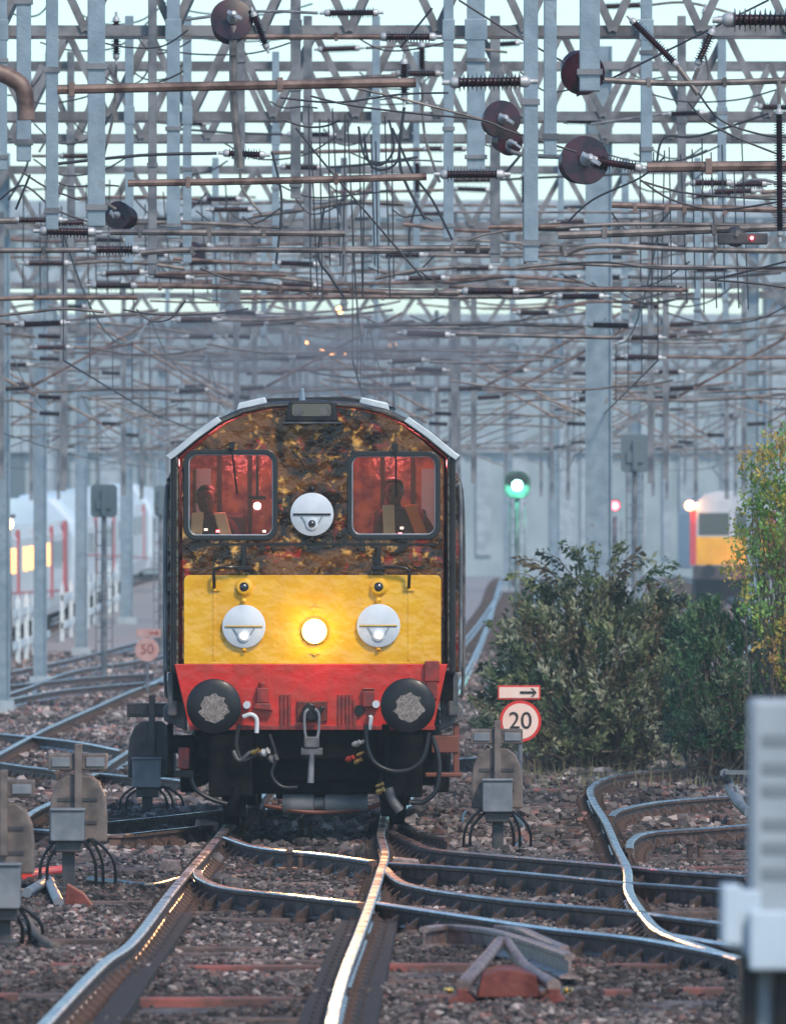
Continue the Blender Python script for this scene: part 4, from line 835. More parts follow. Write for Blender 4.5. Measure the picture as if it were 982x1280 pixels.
arm('lower of the two touching dark discs, carrying a bent bracket', 116, [(T, [(634, 160), (634, 186), (660, 194), (700, 196)], 6, 'galvdark'), (Dd, ((637, 178),), 17, .3, -.1)])
arm('dark disc hanging on a vertical rod at the top left', 106, [(T, [(292, 32), (292, 122), (300, 210)], 10, 'greytube', [(292, 62), (292, 108)]), (Dd, ((290, 24),), 27, .1, .25), (I_, ((318, 20), (332, 56)), 14)])
arm('huge horizontal insulator at the top right corner', 84, [(T, [(990, 24), (1060, 22)], 12, 'greytube'), (I_, ((915, 25), (985, 25)), 30)])
arm('ribbed insulator slanting down to the right near the top right', 108, [(T, [(846, 82), (872, 118)], 7, 'greytube'), (I_, ((792, 28), (842, 78)), 15)])
arm('steep insulator leaning the other way beside the top right corner', 112, [(T, [(866, 100), (872, 85)], 5, 'greytube'), (I_, ((873, 76), (888, 42)), 15)])
arm('vertical black insulator string at the right edge', 100, [(T, [(973, 100), (973, 130)], 5, 'greytube'), (I_, ((973, 142), (974, 290)), 15)])
arm('small vertical insulator hanging under the two discs', 115, [(T, [(654, 186), (654, 216)], 4, 'greytube'), (I_, ((655, 220), (655, 254)), 12), (T, [(655, 262), (656, 330)], 5, 'greytube')])
arm('purple insulator with a short fitting low on the left, uppermost of three', 126, [(T, [(0, 276), (22, 276)], 8, 'greytube'), (I_, ((24, 275), (74, 275)), 13)])
arm('red brown insulator feeding a straight tube left of centre, second of three', 108, [(T, [(138, 290), (300, 291), (431, 292)], 8, 'greytube', [(175, 291), (262, 291), (330, 291)]), (I_, ((58, 289), (112, 290)), 19)])
arm('dark insulator with drooping ribs and long grey tube, lowest of three', 114, [(T, [(176, 316), (260, 312), (502, 314)], 7, 'greytube', [(240, 313), (430, 313)]), (I_, ((120, 312), (167, 312)), 18)])
arm('brown insulator on a long tube crossing the whole middle', 132, [(T, [(172, 357), (300, 359), (483, 365), (572, 367)], 7, 'rusttube', [(200, 358), (350, 362), (440, 364)]), (I_, ((120, 357), (165, 357)), 14)])
arm('bent grey tube curving from a small brown insulator, upper left of centre', 150, [(T, [(316, 270), (380, 262), (440, 253), (505, 255)], 6, 'greytube', [(420, 256)]), (I_, ((267, 262), (311, 262)), 12)])
arm('small ribbed insulator at the left below the first truss', 158, [(T, [(40, 195), (75, 195)], 4, 'greytube'), (I_, ((79, 195), (111, 195)), 12)])
arm('brown ribbed insulator with square caps just above the locomotive, right', 128, [(T, [(482, 366), (574, 366)], 7, 'greytube', [(545, 366)]), (I_, ((584, 364), (642, 364)), 16), (T, [(655, 363), (700, 362), (860, 362)], 6, 'rusttube', [(720, 362), (850, 362)])])
arm('smaller brown insulator right below the square capped one', 168, [(T, [(695, 386), (740, 377), (822, 380)], 4, 'rusttube', [(800, 379)]), (I_, ((650, 391), (686, 391)), 12)])
arm('black insulator left above the locomotive roof, upper of two', 160, [(T, [(272, 400), (330, 400), (400, 396)], 4, 'greytube'), (I_, ((226, 400), (266, 400)), 14)])
arm('black insulator left above the locomotive roof, lower of two', 190, [(T, [(180, 422), (230, 422)], 3, 'greytube'), (I_, ((236, 421), (267, 421)), 11)])
arm('pair of parallel grey tubes running off the right edge', 112, [(T, [(697, 294), (760, 292), (1000, 283)], 10, 'greytube', [(755, 291), (892, 287)]), (T, [(695, 285), (790, 280), (1000, 283)], 5, 'greytube')])
arm('dark rusty tube with a row of clamps off the right edge', 120, [(T, [(764, 256), (850, 259), (1000, 263)], 8, 'rusttube', [(793, 260), (833, 260), (855, 262), (905, 262)])])
arm('grey tube running level with a droop end right of centre', 124, [(T, [(705, 318), (745, 307), (860, 312), (1000, 314)], 7, 'greytube', [(893, 312)]), (T, [(702, 308), (706, 320)], 8, 'greytube')])
arm('straight brown tube with open end right above centre', 116, [(T, [(610, 284), (700, 283), (763, 281)], 6, 'rusttube', [(660, 284)]), (T, [(585, 300), (612, 292), (700, 278)], 3, 'greytube')])
arm('blunt ended grey tube at the middle just left of the tall mast', 118, [(T, [(395, 312), (482, 311), (612, 310)], 8, 'greytube', [(565, 311), (597, 310)])])
arm('arched grey tube below the blunt ended one', 136, [(T, [(468, 348), (520, 338), (570, 334), (598, 334)], 5, 'greytube')])
arm('level brown tube crossing behind the tall mast', 122, [(T, [(655, 364), (700, 361), (852, 363)], 5, 'rusttube'), (T, [(640, 336), (700, 330), (780, 332), (1000, 336)], 4, 'greytube')])
arm('long grey tube off the left edge above the lower insulators', 116, [(T, [(-15, 313), (60, 313), (118, 312)], 7, 'greytube', [(55, 313)])])
arm('thin tube along the left edge below the train gantries', 124, [(T, [(-15, 374), (60, 372), (172, 372)], 6, 'rusttube', [(44, 372)]), (T, [(-15, 396), (40, 390), (80, 386), (130, 390)], 4, 'greytube')])
arm('lower straight brown tube crossing centre just over the smoke', 140, [(T, [(300, 372), (480, 371), (500, 372)], 6, 'rusttube', [(320, 372), (388, 370), (478, 371)])])
arm('small brown insulator far right beside the mast, upper of three', 178, [(T, [(768, 430), (786, 424)], 5, 'fitting'), (I_, ((788, 422), (823, 422)), 11)])
arm('small brown insulator far right beside the mast, middle of three', 190, [(T, [(797, 449), (815, 446)], 3, 'greytube'), (I_, ((767, 448), (794, 448)), 11)])
arm('small brown insulator on a level tube far right, lowest of three', 205, [(T, [(766, 466), (818, 466)], 4, 'rusttube'), (I_, ((822, 465), (848, 465)), 10), (T, [(852, 465), (982, 468)], 2, 'greytube')])
arm('tiny purple insulator at the left edge in the haze', 210, [(T, [(38, 456), (80, 452)], 2, 'greytube'), (I_, ((2, 456), (34, 456)), 10)])
arm('dark disc behind the left drop posts', 130, [(T, [(120, 246), (145, 262)], 5, 'greytube'), (Dd, ((147, 269),), 18, -.4, .1)])
arm('small round dark disc above the left of the locomotive', 180, [(T, [(225, 300), (238, 312)], 3, 'greytube'), (Dd, ((241, 316),), 14, -.2, .1)])
arm('round black ball shaped disc by the yellow green tree', 260, [(T, [(943, 470), (946, 488)], 2, 'greytube'), (Dd, ((946, 497),), 8, -.1, .1)])
arm('far purple insulator over the station, left of the mast', 200, [(T, [(510, 268), (526, 268)], 3, 'greytube'), (I_, ((528, 267), (554, 267)), 9)])
arm('red brown insulator tilted in the haze right of the mast', 230, [(T, [(790, 505), (850, 487)], 3, 'greenwire'), (I_, ((852, 486), (874, 480)), 6)])

rg = random.Random(17)
for i in range(76):
    D = rg.uniform(140, 270); px = rg.uniform(0, 900); py = rg.uniform(235, 500)*(1 if D < 200 else 1) ; s_ = F/D; f = rg.choice((-1, 1)); L1 = .5*s_; L2 = rg.uniform(1.2, 3.2)*s_
    if D < 180 and py > 420: py -= 120
    arm('brown ribbed insulator on a dull tube, one of many in the tangled far gear', D, [('i', ((px, py), (px+f*L1, py+rg.uniform(-2, 2))), .15*s_), ('t', [(px+f*(L1+.12*s_), py), (px+f*(L1+L2*.5), py+rg.uniform(-3, 3)), (px+f*(L1+L2), py+rg.uniform(-8, 8))], .055*s_, rg.choice(('greytube', 'rusttube')))], group='far insulated tubes')

for i in range(26):
    D = rg.uniform(118, 165); px = rg.uniform(20, 960); py = rg.uniform(8, 235); s_ = F/D; f = rg.choice((-1, 1)); L1 = rg.uniform(.3, .55)*s_; L2 = rg.uniform(.8, 2.0)*s_; v = rg.random() < .3
    e = (px+(0 if v else f*L1), py+(L1 if v else rg.uniform(-3, 3)))
    P = [('i', ((px, py), e), .13*s_)]
    P.append(('t', [(e[0]+(0 if v else f*.12*s_), e[1]+(.12*s_ if v else 0)), (e[0]+(rg.uniform(-10, 10) if v else f*L2*.5), e[1]+(L2*.4 if v else rg.uniform(-6, 6))), (e[0]+(rg.uniform(-30, 30) if v else f*L2), e[1]+(L2*.7 if v else rg.uniform(-14, 14)))], .035*s_, rg.choice(('greytube', 'wire', 'galvdark'))))
    arm('small dark insulator and rod, one of many tangled among the top lattice gantries', D, P, group='small insulated rods among the top gantries')

# lattice portal gantries with drop posts
def gantry(D, z0, z1, xl, xr, posts, cols, label, step=1.05, th=.11, xoff=0):
    t = thing('portal_gantry', (cols[0][0] if cols else 0, D, R1(D)+BZ), label, 'gantry', 'lattice portal gantries')
    zr = R1(D)
    for y in (D-.35, D+.35):
        for z in (z0, z1): m = MB(); m.box(xl, xr, y-th/2, y+th/2, z-th*.55+zr, z+th*.55+zr); m.build('chord', M['truss'], t)
    br = MB(); br.bar((0, 0, 0), (step/2, 0, z1-z0), th*.85, th*.4); o = br.build('brace', M['truss']); me = o.data; bpy.data.objects.remove(o)
    br = MB(); br.bar((0, 0, 0), (-step/2, 0, z1-z0), th*.85, th*.4); o = br.build('brace', M['truss']); me2 = o.data; bpy.data.objects.remove(o)
    x = xl+xoff; n = 0; lim = 48
    while x < xr-.6 and n < lim:
        for mm, yy in ((me, D-.42), (me2, D-.42)) if D > 200 else ((me, D-.42), (me2, D-.42), (me, D+.38)):
            b = bpy.data.objects.new('brace', mm); COL.objects.link(b); b.parent = t; b.location = Vector((x, yy, z0+zr))-t.location; n += 1
        x += step
    for (px, w, yb, mt) in posts:
        s = F/D; x = (px-491)/s; zb = W(px, yb, D).z; w = w/s*.9; m = MB()
        m.box(x-w/2, x+w/2, D-.5-w*.8, D-.5, zb, z1+zr+.2)
        if w > .1: m.box(x-w*.62, x+w*.62, D-.5-w*.85, D-.45, z0+zr-.12, z0+zr+.12)
        m.build('drop_post', M[mt], t, bevel=.008)
        for q in range(2): m = MB(); m.cbox((x, D-.5-w*.4, zb+.15+q*1.1), w*1.25, w*1.1, .045); m.build('post_clamp', M['galvdark'], t)
    for (x, w) in cols:
        m = MB(); g0 = zr+BZ-.05
        m.box(x-w/2, x-w/2+.03, D-w/2, D+w/2, g0, z1+zr+.3); m.box(x+w/2-.03, x+w/2, D-w/2, D+w/2, g0, z1+zr+.3); m.box(x-w/2+.03, x+w/2-.03, D-w/2+.04, D-w/2+.07, g0, z1+zr+.3)
        m.build('column', M['galv'], t); m = MB(); m.box(x-w*.8, x+w*.8, D-w*.8, D+w*.8, g0, g0+.25); m.build('footing', M['concrete'], t)
GL = 'lattice gantry '
gantry(88, 8.7, 9.8, -6, 6, [(68, 17, 290, 'galv'), (123, 24, 286, 'galv'), (735, 28, 118, 'galv'), (33, 20, 205, 'galv'), (662, 20, 330, 'galv'), (686, 18, 198, 'galv')], [], 'nearest gantry whose wide blurred posts drop into the top of the picture')
gantry(128, 8.50, 9.6, -6.5, 6.5, [(218, 18, 300, 'galv'), (192, 12, 345, 'galvdark'), (300, 15, 215, 'galvdark'), (560, 14, 300, 'galv'), (594, 25, 215, 'galv'), (806, 16, 205, 'galv'), (5, 14, 215, 'galv'), (370, 14, 250, 'galvdark')], [], 'gantry with its bottom chord nearest the top edge', step=1.0)
gantry(150, 8.42, 9.55, -7.5, 7.5, [(235, 12, 330, 'galv'), (385, 12, 325, 'galvdark'), (470, 11, 330, 'galv'), (850, 12, 320, 'galvdark'), (900, 12, 260, 'galv'), (163, 12, 330, 'galv'), (618, 14, 330, 'galvdark')], [(-7.2, .3)], 'gantry with the broad pale chord under the top row of triangles', step=1.1, xoff=.4)
gantry(170, 8.9, 10.0, -8, 8, [(90, 10, 340, 'galvdark'), (345, 10, 340, 'galv'), (520, 9, 350, 'galv')], [(3.12, .40)], 'gantry carried by the tall square blue grey mast behind the dark bush', step=1.0, xoff=.2)
gantry(200, 8.5, 9.5, -8.5, 8.5, [(270, 9, 380, 'galv'), (430, 9, 390, 'galvdark'), (700, 8, 400, 'galv'), (780, 10, 400, 'galv'), (870, 9, 400, 'galv')], [(-6.95, .24)], 'gantry standing on the pale column at the left edge', step=1.1)
gantry(240, 8.4, 9.4, -10, 10, [(330, 8, 430, 'galv'), (470, 7, 430, 'galv'), (640, 8, 440, 'galv'), (905, 8, 450, 'galv')], [(-7.55, .28), (7.7, .26)], 'gantry on the second pale column from the left', step=1.1)
gantry(295, 8.4, 9.3, -12, 12, [(210, 6, 470, 'galv'), (380, 6, 460, 'galv'), (700, 6, 470, 'galv'), (830, 6, 480, 'galv')], [(-8.2, .32), (6.4, .26)], 'gantry on the third pale column from the left', step=1.2, th=.13)
gantry(360, 8.4, 9.2, -14, 14, [(300, 5, 500, 'galv'), (650, 5, 510, 'galv')], [(-8.55, .40), (5.2, .30)], 'gantry on the fourth pale column, just left of the square dark signal', step=1.3, th=.14)
gantry(430, 8.4, 9.2, -16, 16, [(420, 4, 520, 'galv')], [(-8.8, .42), (4.4, .34), (9.3, .4)], 'farthest gantry, fading out behind the locomotive', step=1.5, th=.15)

# typical far cantilevers, one prototype copied on every far support
def proto_cant():
    t = thing('cantilever_arm', (0, 0, 0), 'small grey cantilever with brown insulators fading in the haze above the far tracks', 'overhead line arm', 'far cantilever arms in the haze', local=True)
    m = MB(); m.tube([(.45, 0, 6.5), (2.6, 0, 6.75)], .026, 6); m.build('top_tube', M['greytube'], t)
    m = MB(); m.tube([(.45, 0, 5.45), (2.75, 0, 6.70)], .028, 6); m.build('strut_tube', M['rusttube'], t)
    m = MB(); m.tube([(.5, 0, 5.35), (1.8, 0, 5.42), (2.9, 0, 5.40)], .024, 6); m.tube([(1.3, 0, 5.3), (1.9, 0, 5.12), (2.6, 0, 4.86)], .014, 6); m.build('steady_arm', M['greytube'], t)
    for z in (6.5, 5.42):
        m = MB(); insulator(m, (0.02, 0, z-.0), (.42, 0, z+.02), .075); m.build('insulator', M['porc'], t, smooth=True)
    m = MB(); m.box(-.10, .0, -.08, .08, 3.9, 8.4); m.build('hanger', M['galvdark'], t)
    return t
pc = proto_cant(); firstc = True
for D in (190, 200, 222, 240, 268, 295, 325, 360, 395, 430):
    for x in (-9.6, -6.1, -2.4, 1.0, 4.4, 7.9, 11.4):
        if abs(x) > D*.037: continue
        c = pc if firstc else copy_tree(pc); firstc = False
        f = 1 if random.random() < .6 else -1
        c.location = (x+random.uniform(-.5, .5), D-.8, R1(D)); c.scale = (f, 1, 1)

# catenary: contact wire, messenger and droppers over each track
sup = [128, 170, 200, 240, 295, 360, 430]
def catenary(cl, label, hz=4.75, h2=6.2):
    t = thing('catenary_wire', (cl(128), 128, hz), label, 'overhead wire', 'overhead line wires'); a = MB(); b = MB()
    P = []; Q = []
    for k in range(len(sup)-1):
        d0, d1 = sup[k], sup[k+1]; s0 = .10*(-1)**k; s1 = -s0
        for j in range(12):
            u = j/12; D = d0+(d1-d0)*u; x = cl(D)+s0+(s1-s0)*u
            P.append(Vector((x, D, R1(D)+hz))); Q.append(Vector((x, D, R1(D)+h2-(h2-hz-.35)*4*u*(1-u)*min(1, (d1-d0)/60))))
    a.tube(P, .012, 5); b.tube(Q, .011, 5); a.build('contact_wire', M['wire'], t); b.build('messenger_wire', M['greenwire'], t)
    for k in range(0, len(P), 3):
        m = MB(); m.tube([P[k], Q[k]], .006, 4); m.build('dropper', M['wire'], t)
for f, lb in ((lambda D: TC(D), 'wire pair above the main track and the locomotive'), (lambda D: TC(D)-3.3, 'wire pair above the first track left of the locomotive'), (lambda D: TC(D)-6.8, 'wire pair above the left outer track'),
              (lambda D: TC(D)-10.4, 'wire pair above the passenger trains at left'), (lambda D: TC(D)+3.4+.003*(D-100), 'wire pair above the track right of the locomotive'), (lambda D: TC(D)+6.9+.004*(D-100), 'wire pair above the track behind the bush'), (lambda D: TC(D)+10.4+.005*(D-100), 'wire pair above the yellow fronted train')):
    catenary(f, lb)
# cross-span wires, jumpers and stays
def wires(lst, r, mt, lb, name='jumper_cable', cat='cable', group='loose cables of the overhead line'):
    for k, (D, pts, *l) in enumerate(lst):
        P = [W(x, y, D) for x, y in pts]; m = MB(); m.tube(P, r/(F/D)/2, 6, smooth=6 if len(P) > 2 else 0)
        o = m.build(name, M[mt], org=P[0], smooth=True); tag(o, l[0] if l else lb, cat, group)
wires([(98, [(500, 60), (540, 10)], 'dark wire slanting up from the top centre insulator'), (98, [(573, 0), (640, 42), (705, 78)], 'pale wire slanting down to the top right disc'),
       (100, [(388, 120), (440, 132), (520, 142), (600, 150), (640, 165), (720, 190)], 'long pale wire sagging from centre to the big disc'),
       (104, [(350, 122), (420, 128), (500, 118), (560, 116)], 'twisted wire just under the top left tube'), (106, [(455, 170), (462, 205), (480, 212), (497, 200), (500, 165)], 'hanging loop of black cable above centre, upper'),
       (108, [(448, 158), (456, 196), (476, 206), (492, 186), (486, 150)], 'hanging loop of black cable above centre, inner'), (104, [(355, 150), (380, 158), (405, 158), (425, 150)], 'shallow black loop under the truss left of centre'),
       (110, [(370, 160), (410, 210), (470, 280), (530, 350)], 'long diagonal wire descending right through the middle'), (112, [(490, 160), (515, 215), (540, 250), (565, 300)], 'dark wire dropping to the arched tube'),
       (102, [(860, 128), (880, 150), (920, 172), (980, 196)], 'dark cable draping towards the right edge, upper'), (102, [(872, 116), (900, 150), (950, 168), (990, 172)], 'dark cable draping towards the right edge, lower'),
       (104, [(800, 225), (840, 250), (900, 262), (985, 250)], 'sagging wire under the thick polished tube'), (110, [(800, 226), (850, 240), (910, 246), (982, 250)], 'second sagging wire under the thick polished tube'),
       (110, [(888, 350), (930, 340), (985, 326)], 'wire rising to the right edge beside the drooping tube'), (112, [(887, 350), (940, 354), (985, 360)], 'wire falling to the right edge beside the drooping tube'),
       (118, [(700, 330), (760, 328), (830, 336), (985, 334)], 'fine level wire behind the tall mast'), (120, [(820, 205), (830, 172), (872, 170), (960, 142)], 'thin white wire looping over the right tubes'),
       (115, [(340, 190), (352, 250), (345, 330)], 'slack vertical wire left of centre'), (115, [(405, 260), (398, 320), (412, 345), (430, 372)], 'slack dark cable ending at the middle brown tube'),
       (125, [(0, 250), (30, 232), (70, 262), (120, 280)], 'black wire zigzag at the left edge'), (120, [(28, 215), (60, 235), (100, 250)], 'short black wire beside the left drop post'),
       (90, [(20, 262), (38, 218)], 'white stay rod slanting at the left edge'), (140, [(250, 335), (290, 350), (345, 356), (400, 372)], 'loose wire running down to the roof left of centre'),
       (112, [(960, 0), (900, 30), (820, 70), (720, 120)], 'verdigris wire rising to the top right corner'), (118, [(702, 285), (740, 250), (800, 222), (830, 196)], 'grey stay rising from the tube pair to the polished tube')], 3.0, 'wire', '')
wires([(122, [(455+i*9+random.uniform(-4, 4), 150+random.uniform(-20, 30)), (458+i*9+random.uniform(-5, 5), 345+random.uniform(-30, 30))]) for i in range(-8, 5)], 1.8, 'wire', 'fine dark dropper wire in the dense bundle over the locomotive', 'dropper_wire', 'wire', 'bundle of dropper wires')
wires([(124, [(800+i*13+random.uniform(-4, 4), 190+random.uniform(-20, 20)), (803+i*13+random.uniform(-4, 4), 372+random.uniform(-30, 20))]) for i in range(11)], 1.7, 'wire', 'fine dark dropper wire hanging in the bundle at the right', 'dropper_wire', 'wire', 'right bundle of dropper wires')
wires([(180, [(30+i*15+random.uniform(-6, 6), 240+random.uniform(-20, 20)), (33+i*15+random.uniform(-4, 4), 372+random.uniform(-30, 20))]) for i in range(18)], 1.8, 'wire', 'fine dark dropper wire hanging in the bundle at the left', 'dropper_wire', 'wire', 'left bundle of dropper wires')
rr = random.Random(3)
L = []
for i in range(80):
    D = rr.uniform(150, 330); y = rr.uniform(250, 500); x = rr.uniform(-20, 820); w = rr.uniform(80, 260); sg = rr.uniform(-4, 14)
    L.append((D, [(x, y), (x+w*.3, y+sg*.8), (x+w*.7, y+sg*.7+rr.uniform(-3, 3)), (x+w, y+rr.uniform(-6, 6))]))
wires(L, 3.0, 'greytube', 'thin grey cross wire sagging in the haze between far gantries', 'cross_wire', 'wire', 'far cross wires')
L = []
for i in range(64):
    D = rr.uniform(115, 190); y = rr.uniform(10, 400); x = rr.uniform(-20, 850); w = rr.uniform(50, 170); sg = rr.uniform(5, 25)
    L.append((D, [(x, y), (x+w*.3, y+sg), (x+w*.7, y+sg*.8), (x+w, y+rr.uniform(-16, 16))]))
wires(L, 2.4, 'wire', 'slack dark jumper wire tangled among the nearer gantries', 'jumper_wire', 'wire', 'slack jumper wires')
# long diagonal stays at the right and the bent bracket at the top left
for a, b, D, lb in (((985, 392), (740, 560), 215, 'long straight grey stay crossing down left, right of the mast'), ((800, 380), (700, 478), 230, 'shorter grey stay crossing down left behind the mast'), ((905, 285), (985, 390), 190, 'rusty stay slanting down to the right edge')):
    m = MB(); m.bar(W(*a, D), W(*b, D), .10); tag(m.build('stay_bar', M['galvdark'], org=W(*a, D)), lb, 'stay', 'diagonal stays')
m = MB(); m.tube([W(-10, 88, 86), W(12, 96, 86), W(30, 112, 86), W(33, 150, 86)], .07, 10, smooth=5); tag(m.build('bent_bracket', M['rusttube'], org=W(-10, 88, 86), smooth=True), 'bent rusty bracket curving down from the left edge near the top', 'bracket')

# ================================================================== SIGNALS AND SIGNS
def light_signal(px, py, D, mat_, facing, label, lit=True, w=.42, h=.8, par=None):
    c = W(px, py, D); g0 = R1(D)+BZ; t = thing('railway_signal', (c.x, D, g0), label, 'railway signal', 'colour light signals')
    m = MB(); m.lathe([(0, .07), (c.z-g0-.3, .06)], (c.x, D+.15, g0), (0, 0, 1), 12); m.build('post', M['galvdark'], t, smooth=True)
    m = MB(); m.prism([(c.x+a, c.z+b) for a, b in (rrect(-w/2, -w*.5, w/2, w*.55, w*.42) if facing else rrect(-w/2, -h*.45, w/2, h*.55, .1))], D, D+.16); m.build('signal_head', M['sigdark'] if facing else M['bluedark'], t, bevel=.01)
    if facing:
        m = MB(); r = .13
        P = []; n = 12
        for yy in (D, D-.3):
            for rr_ in (r, r+.012): P += [(c.x+rr_*math.cos(PI*k/n), yy, c.z+rr_*math.sin(PI*k/n)) for k in range(n+1)]
        q = n+1; Fs = []
        for k in range(n): Fs += [(k, k+1, 2*q+k+1, 2*q+k), (q+k+1, q+k, 3*q+k, 3*q+k+1), (2*q+k, 2*q+k+1, 3*q+k+1, 3*q+k)]
        m.add(P, Fs); m.build('hood', M['sigdark'], t)
        m = MB(); m.lathe([(0, .115), (.02, .11), (.05, .07), (.06, 0)], (c.x, D, c.z), (0, -1, 0), 18); m.build('lens', M[mat_], t, smooth=True)
        l = bpy.data.lights.new('signal_light', 'POINT'); l.energy = 75 if mat_ == 'greenlamp' else 8; l.color = {'greenlamp': (.15, 1, .6), 'redlamp': (1, .1, .15)}[mat_]; l.shadow_soft_size = .1
        q = bpy.data.objects.new('signal_light', l); COL.objects.link(q); q.parent = t; q.location = Vector((c.x, D-.42, c.z))-t.location
    else:
        m = MB(); m.box(c.x-.05, c.x+.05, D-.10, D, c.z-h*.4, c.z+h*.4); m.box(c.x-w*.3, c.x+w*.3, D-.06, D, c.z-h*.2, c.z+h*.1); m.build('back_box', M['bluedark'], t, bevel=.01)
    m = MB()
    for s in (-1, 1): m.bar((c.x+s*.18, D+.3, g0), (c.x+s*.18, D+.3, c.z-.4), .03)
    for k in range(int((c.z-.6-g0)/.3)): m.bar((c.x-.18, D+.3, g0+.3+k*.3), (c.x+.18, D+.3, g0+.3+k*.3), .02)
    m.build('ladder', M['galvdark'], t); return t
light_signal(646, 607, 262, 'greenlamp', True, 'colour light signal showing green between the locomotive and the tall mast', w=.62, h=.8)
light_signal(768, 632, 300, 'redlamp', True, 'distant signal showing dim red just right of the tall mast', w=.3, h=.5)
light_signal(793, 569, 250, '', False, 'dark blue back of a square signal hanging right of the tall mast', w=.62, h=.85)
light_signal(130, 628, 245, '', False, 'square dark blue signal back above the white train at left', w=.58, h=.72)
light_signal(201, 628, 290, '', False, 'narrow dark signal back close left of the locomotive', w=.35, h=.8)

def shunt(px, py, base, wdt, label, mplate, mbox, bt, bb, boxoff=0):
    """position light ground signal seen from behind; px,py = centre of its round plate"""
    D = DG(base, BZ); s = F/D; c = W(px, py, D); g0 = BZ; w = wdt/s
    t = thing('ground_signal', (c.x, D, g0), label, 'ground signal', 'ground signals seen from behind')
    m = MB(); pr = [(-.5, -.52), (.5, -.52), (.5, -.1), (.47, .18), (.36, .40), (.2, .5), (-.2, .5), (-.36, .40), (-.47, .18), (-.5, -.1)]
    m.prism([(c.x+a*w, c.z+b*w*1.15) for a, b in pr], D-.02, D+.14); pl = m.build('back_plate', M[mplate], t, bevel=.015)
    for a, b in ((-.22, .12), (.2, .12), (.2, -.28)): m = MB(); m.box(c.x+a*w-.10*w*1.3, c.x+a*w+.10*w*1.3, D-.03, D-.0215, c.z+b*w, c.z+b*w+.06*w); m.build('slot', M['sigdark'], pl)
    m = MB(); m.box(c.x-.06*w, c.x+.07*w, D-.10, D-.0, c.z-.3*w, c.z+1.12*w); m.build('spine', M[mplate], t, bevel=.01)
    m = MB(); m.box(c.x-.52*w, c.x+.5*w, D-.05, D+.18, c.z+.66*w, c.z+.95*w); tb = m.build('route_box', M[mplate], t, bevel=.012)
    for e in (-.46, .14): m = MB(); m.box(c.x+e*w, c.x+(e+.32)*w, D-.065, D-.052, c.z+.72*w, c.z+.88*w); m.build('cover', M['sigbox'] if mplate == 'sigbrown' else M['sigdark'], tb, bevel=.004)
    m = MB(); bx = c.x+boxoff*w; m.box(bx-.29*w, bx+.29*w, D-.32, D-.06, c.z+bb*w, c.z+bt*w); m.box(bx-.31*w, bx+.31*w, D-.34, D-.05, c.z+bt*w-.02*w, c.z+bt*w+.03*w); m.build('junction_box', M[mbox], t, bevel=.015)
    m = MB(); m.box(bx-.22*w, bx+.24*w, D-.25, D+.1, c.z+bb*w-.2*w, c.z+bb*w); m.box(bx-.10*w, bx+.12*w, D-.15, D+.0, g0-.03, c.z+bb*w-.18*w); m.box(bx-.25*w, bx+.25*w, D-.2, D+.1, g0-.03, g0+.03); m.build('base', M['sigdark'], t, bevel=.01)
    m = MB(); hgt = max(.15, c.z+bb*w-g0)
    for k, (dx, rx) in enumerate(((-.35, -.62), (-.2, -.5), (.25, .42), (.3, .62), (.1, .3))):
        z1 = c.z+bb*w-.05*w; m.tube([(c.x+dx*w*.5, D-.2, z1), (c.x+dx*w, D-.24, z1+.03), (c.x+rx*w, D-.2, g0+hgt*.6), (c.x+rx*w*1.05, D-.12, g0+.01)], .013, 6, smooth=5)
    m.build('cables', M['cable'], t, smooth=True); tag(bpy.data.objects[m and t.children[-1].name], 'black cables curling to the ground')
    return t
shunt(5, 1047, 1180, 76, 'brown ground signal with grey box cut by the left edge of the picture', 'sigbrown', 'sigbox', -.43, -1.15)
shunt(98, 1010, 1112, 72, 'brown round topped ground signal with grey box, second from the left', 'sigbrown', 'sigbox', -.02, -.56, boxoff=-.17)
shunt(190, 936, 1016, 60, 'dark ground signal just left of the locomotive with a pale grey box', 'sigdark', 'sigbox', -.2, -.8, boxoff=-.1)
shunt(621, 972, 1066, 64, 'taupe ground signal in front of the twenty speed sign', 'sigbrown', 'sigbox', -.04, -.66, boxoff=0)

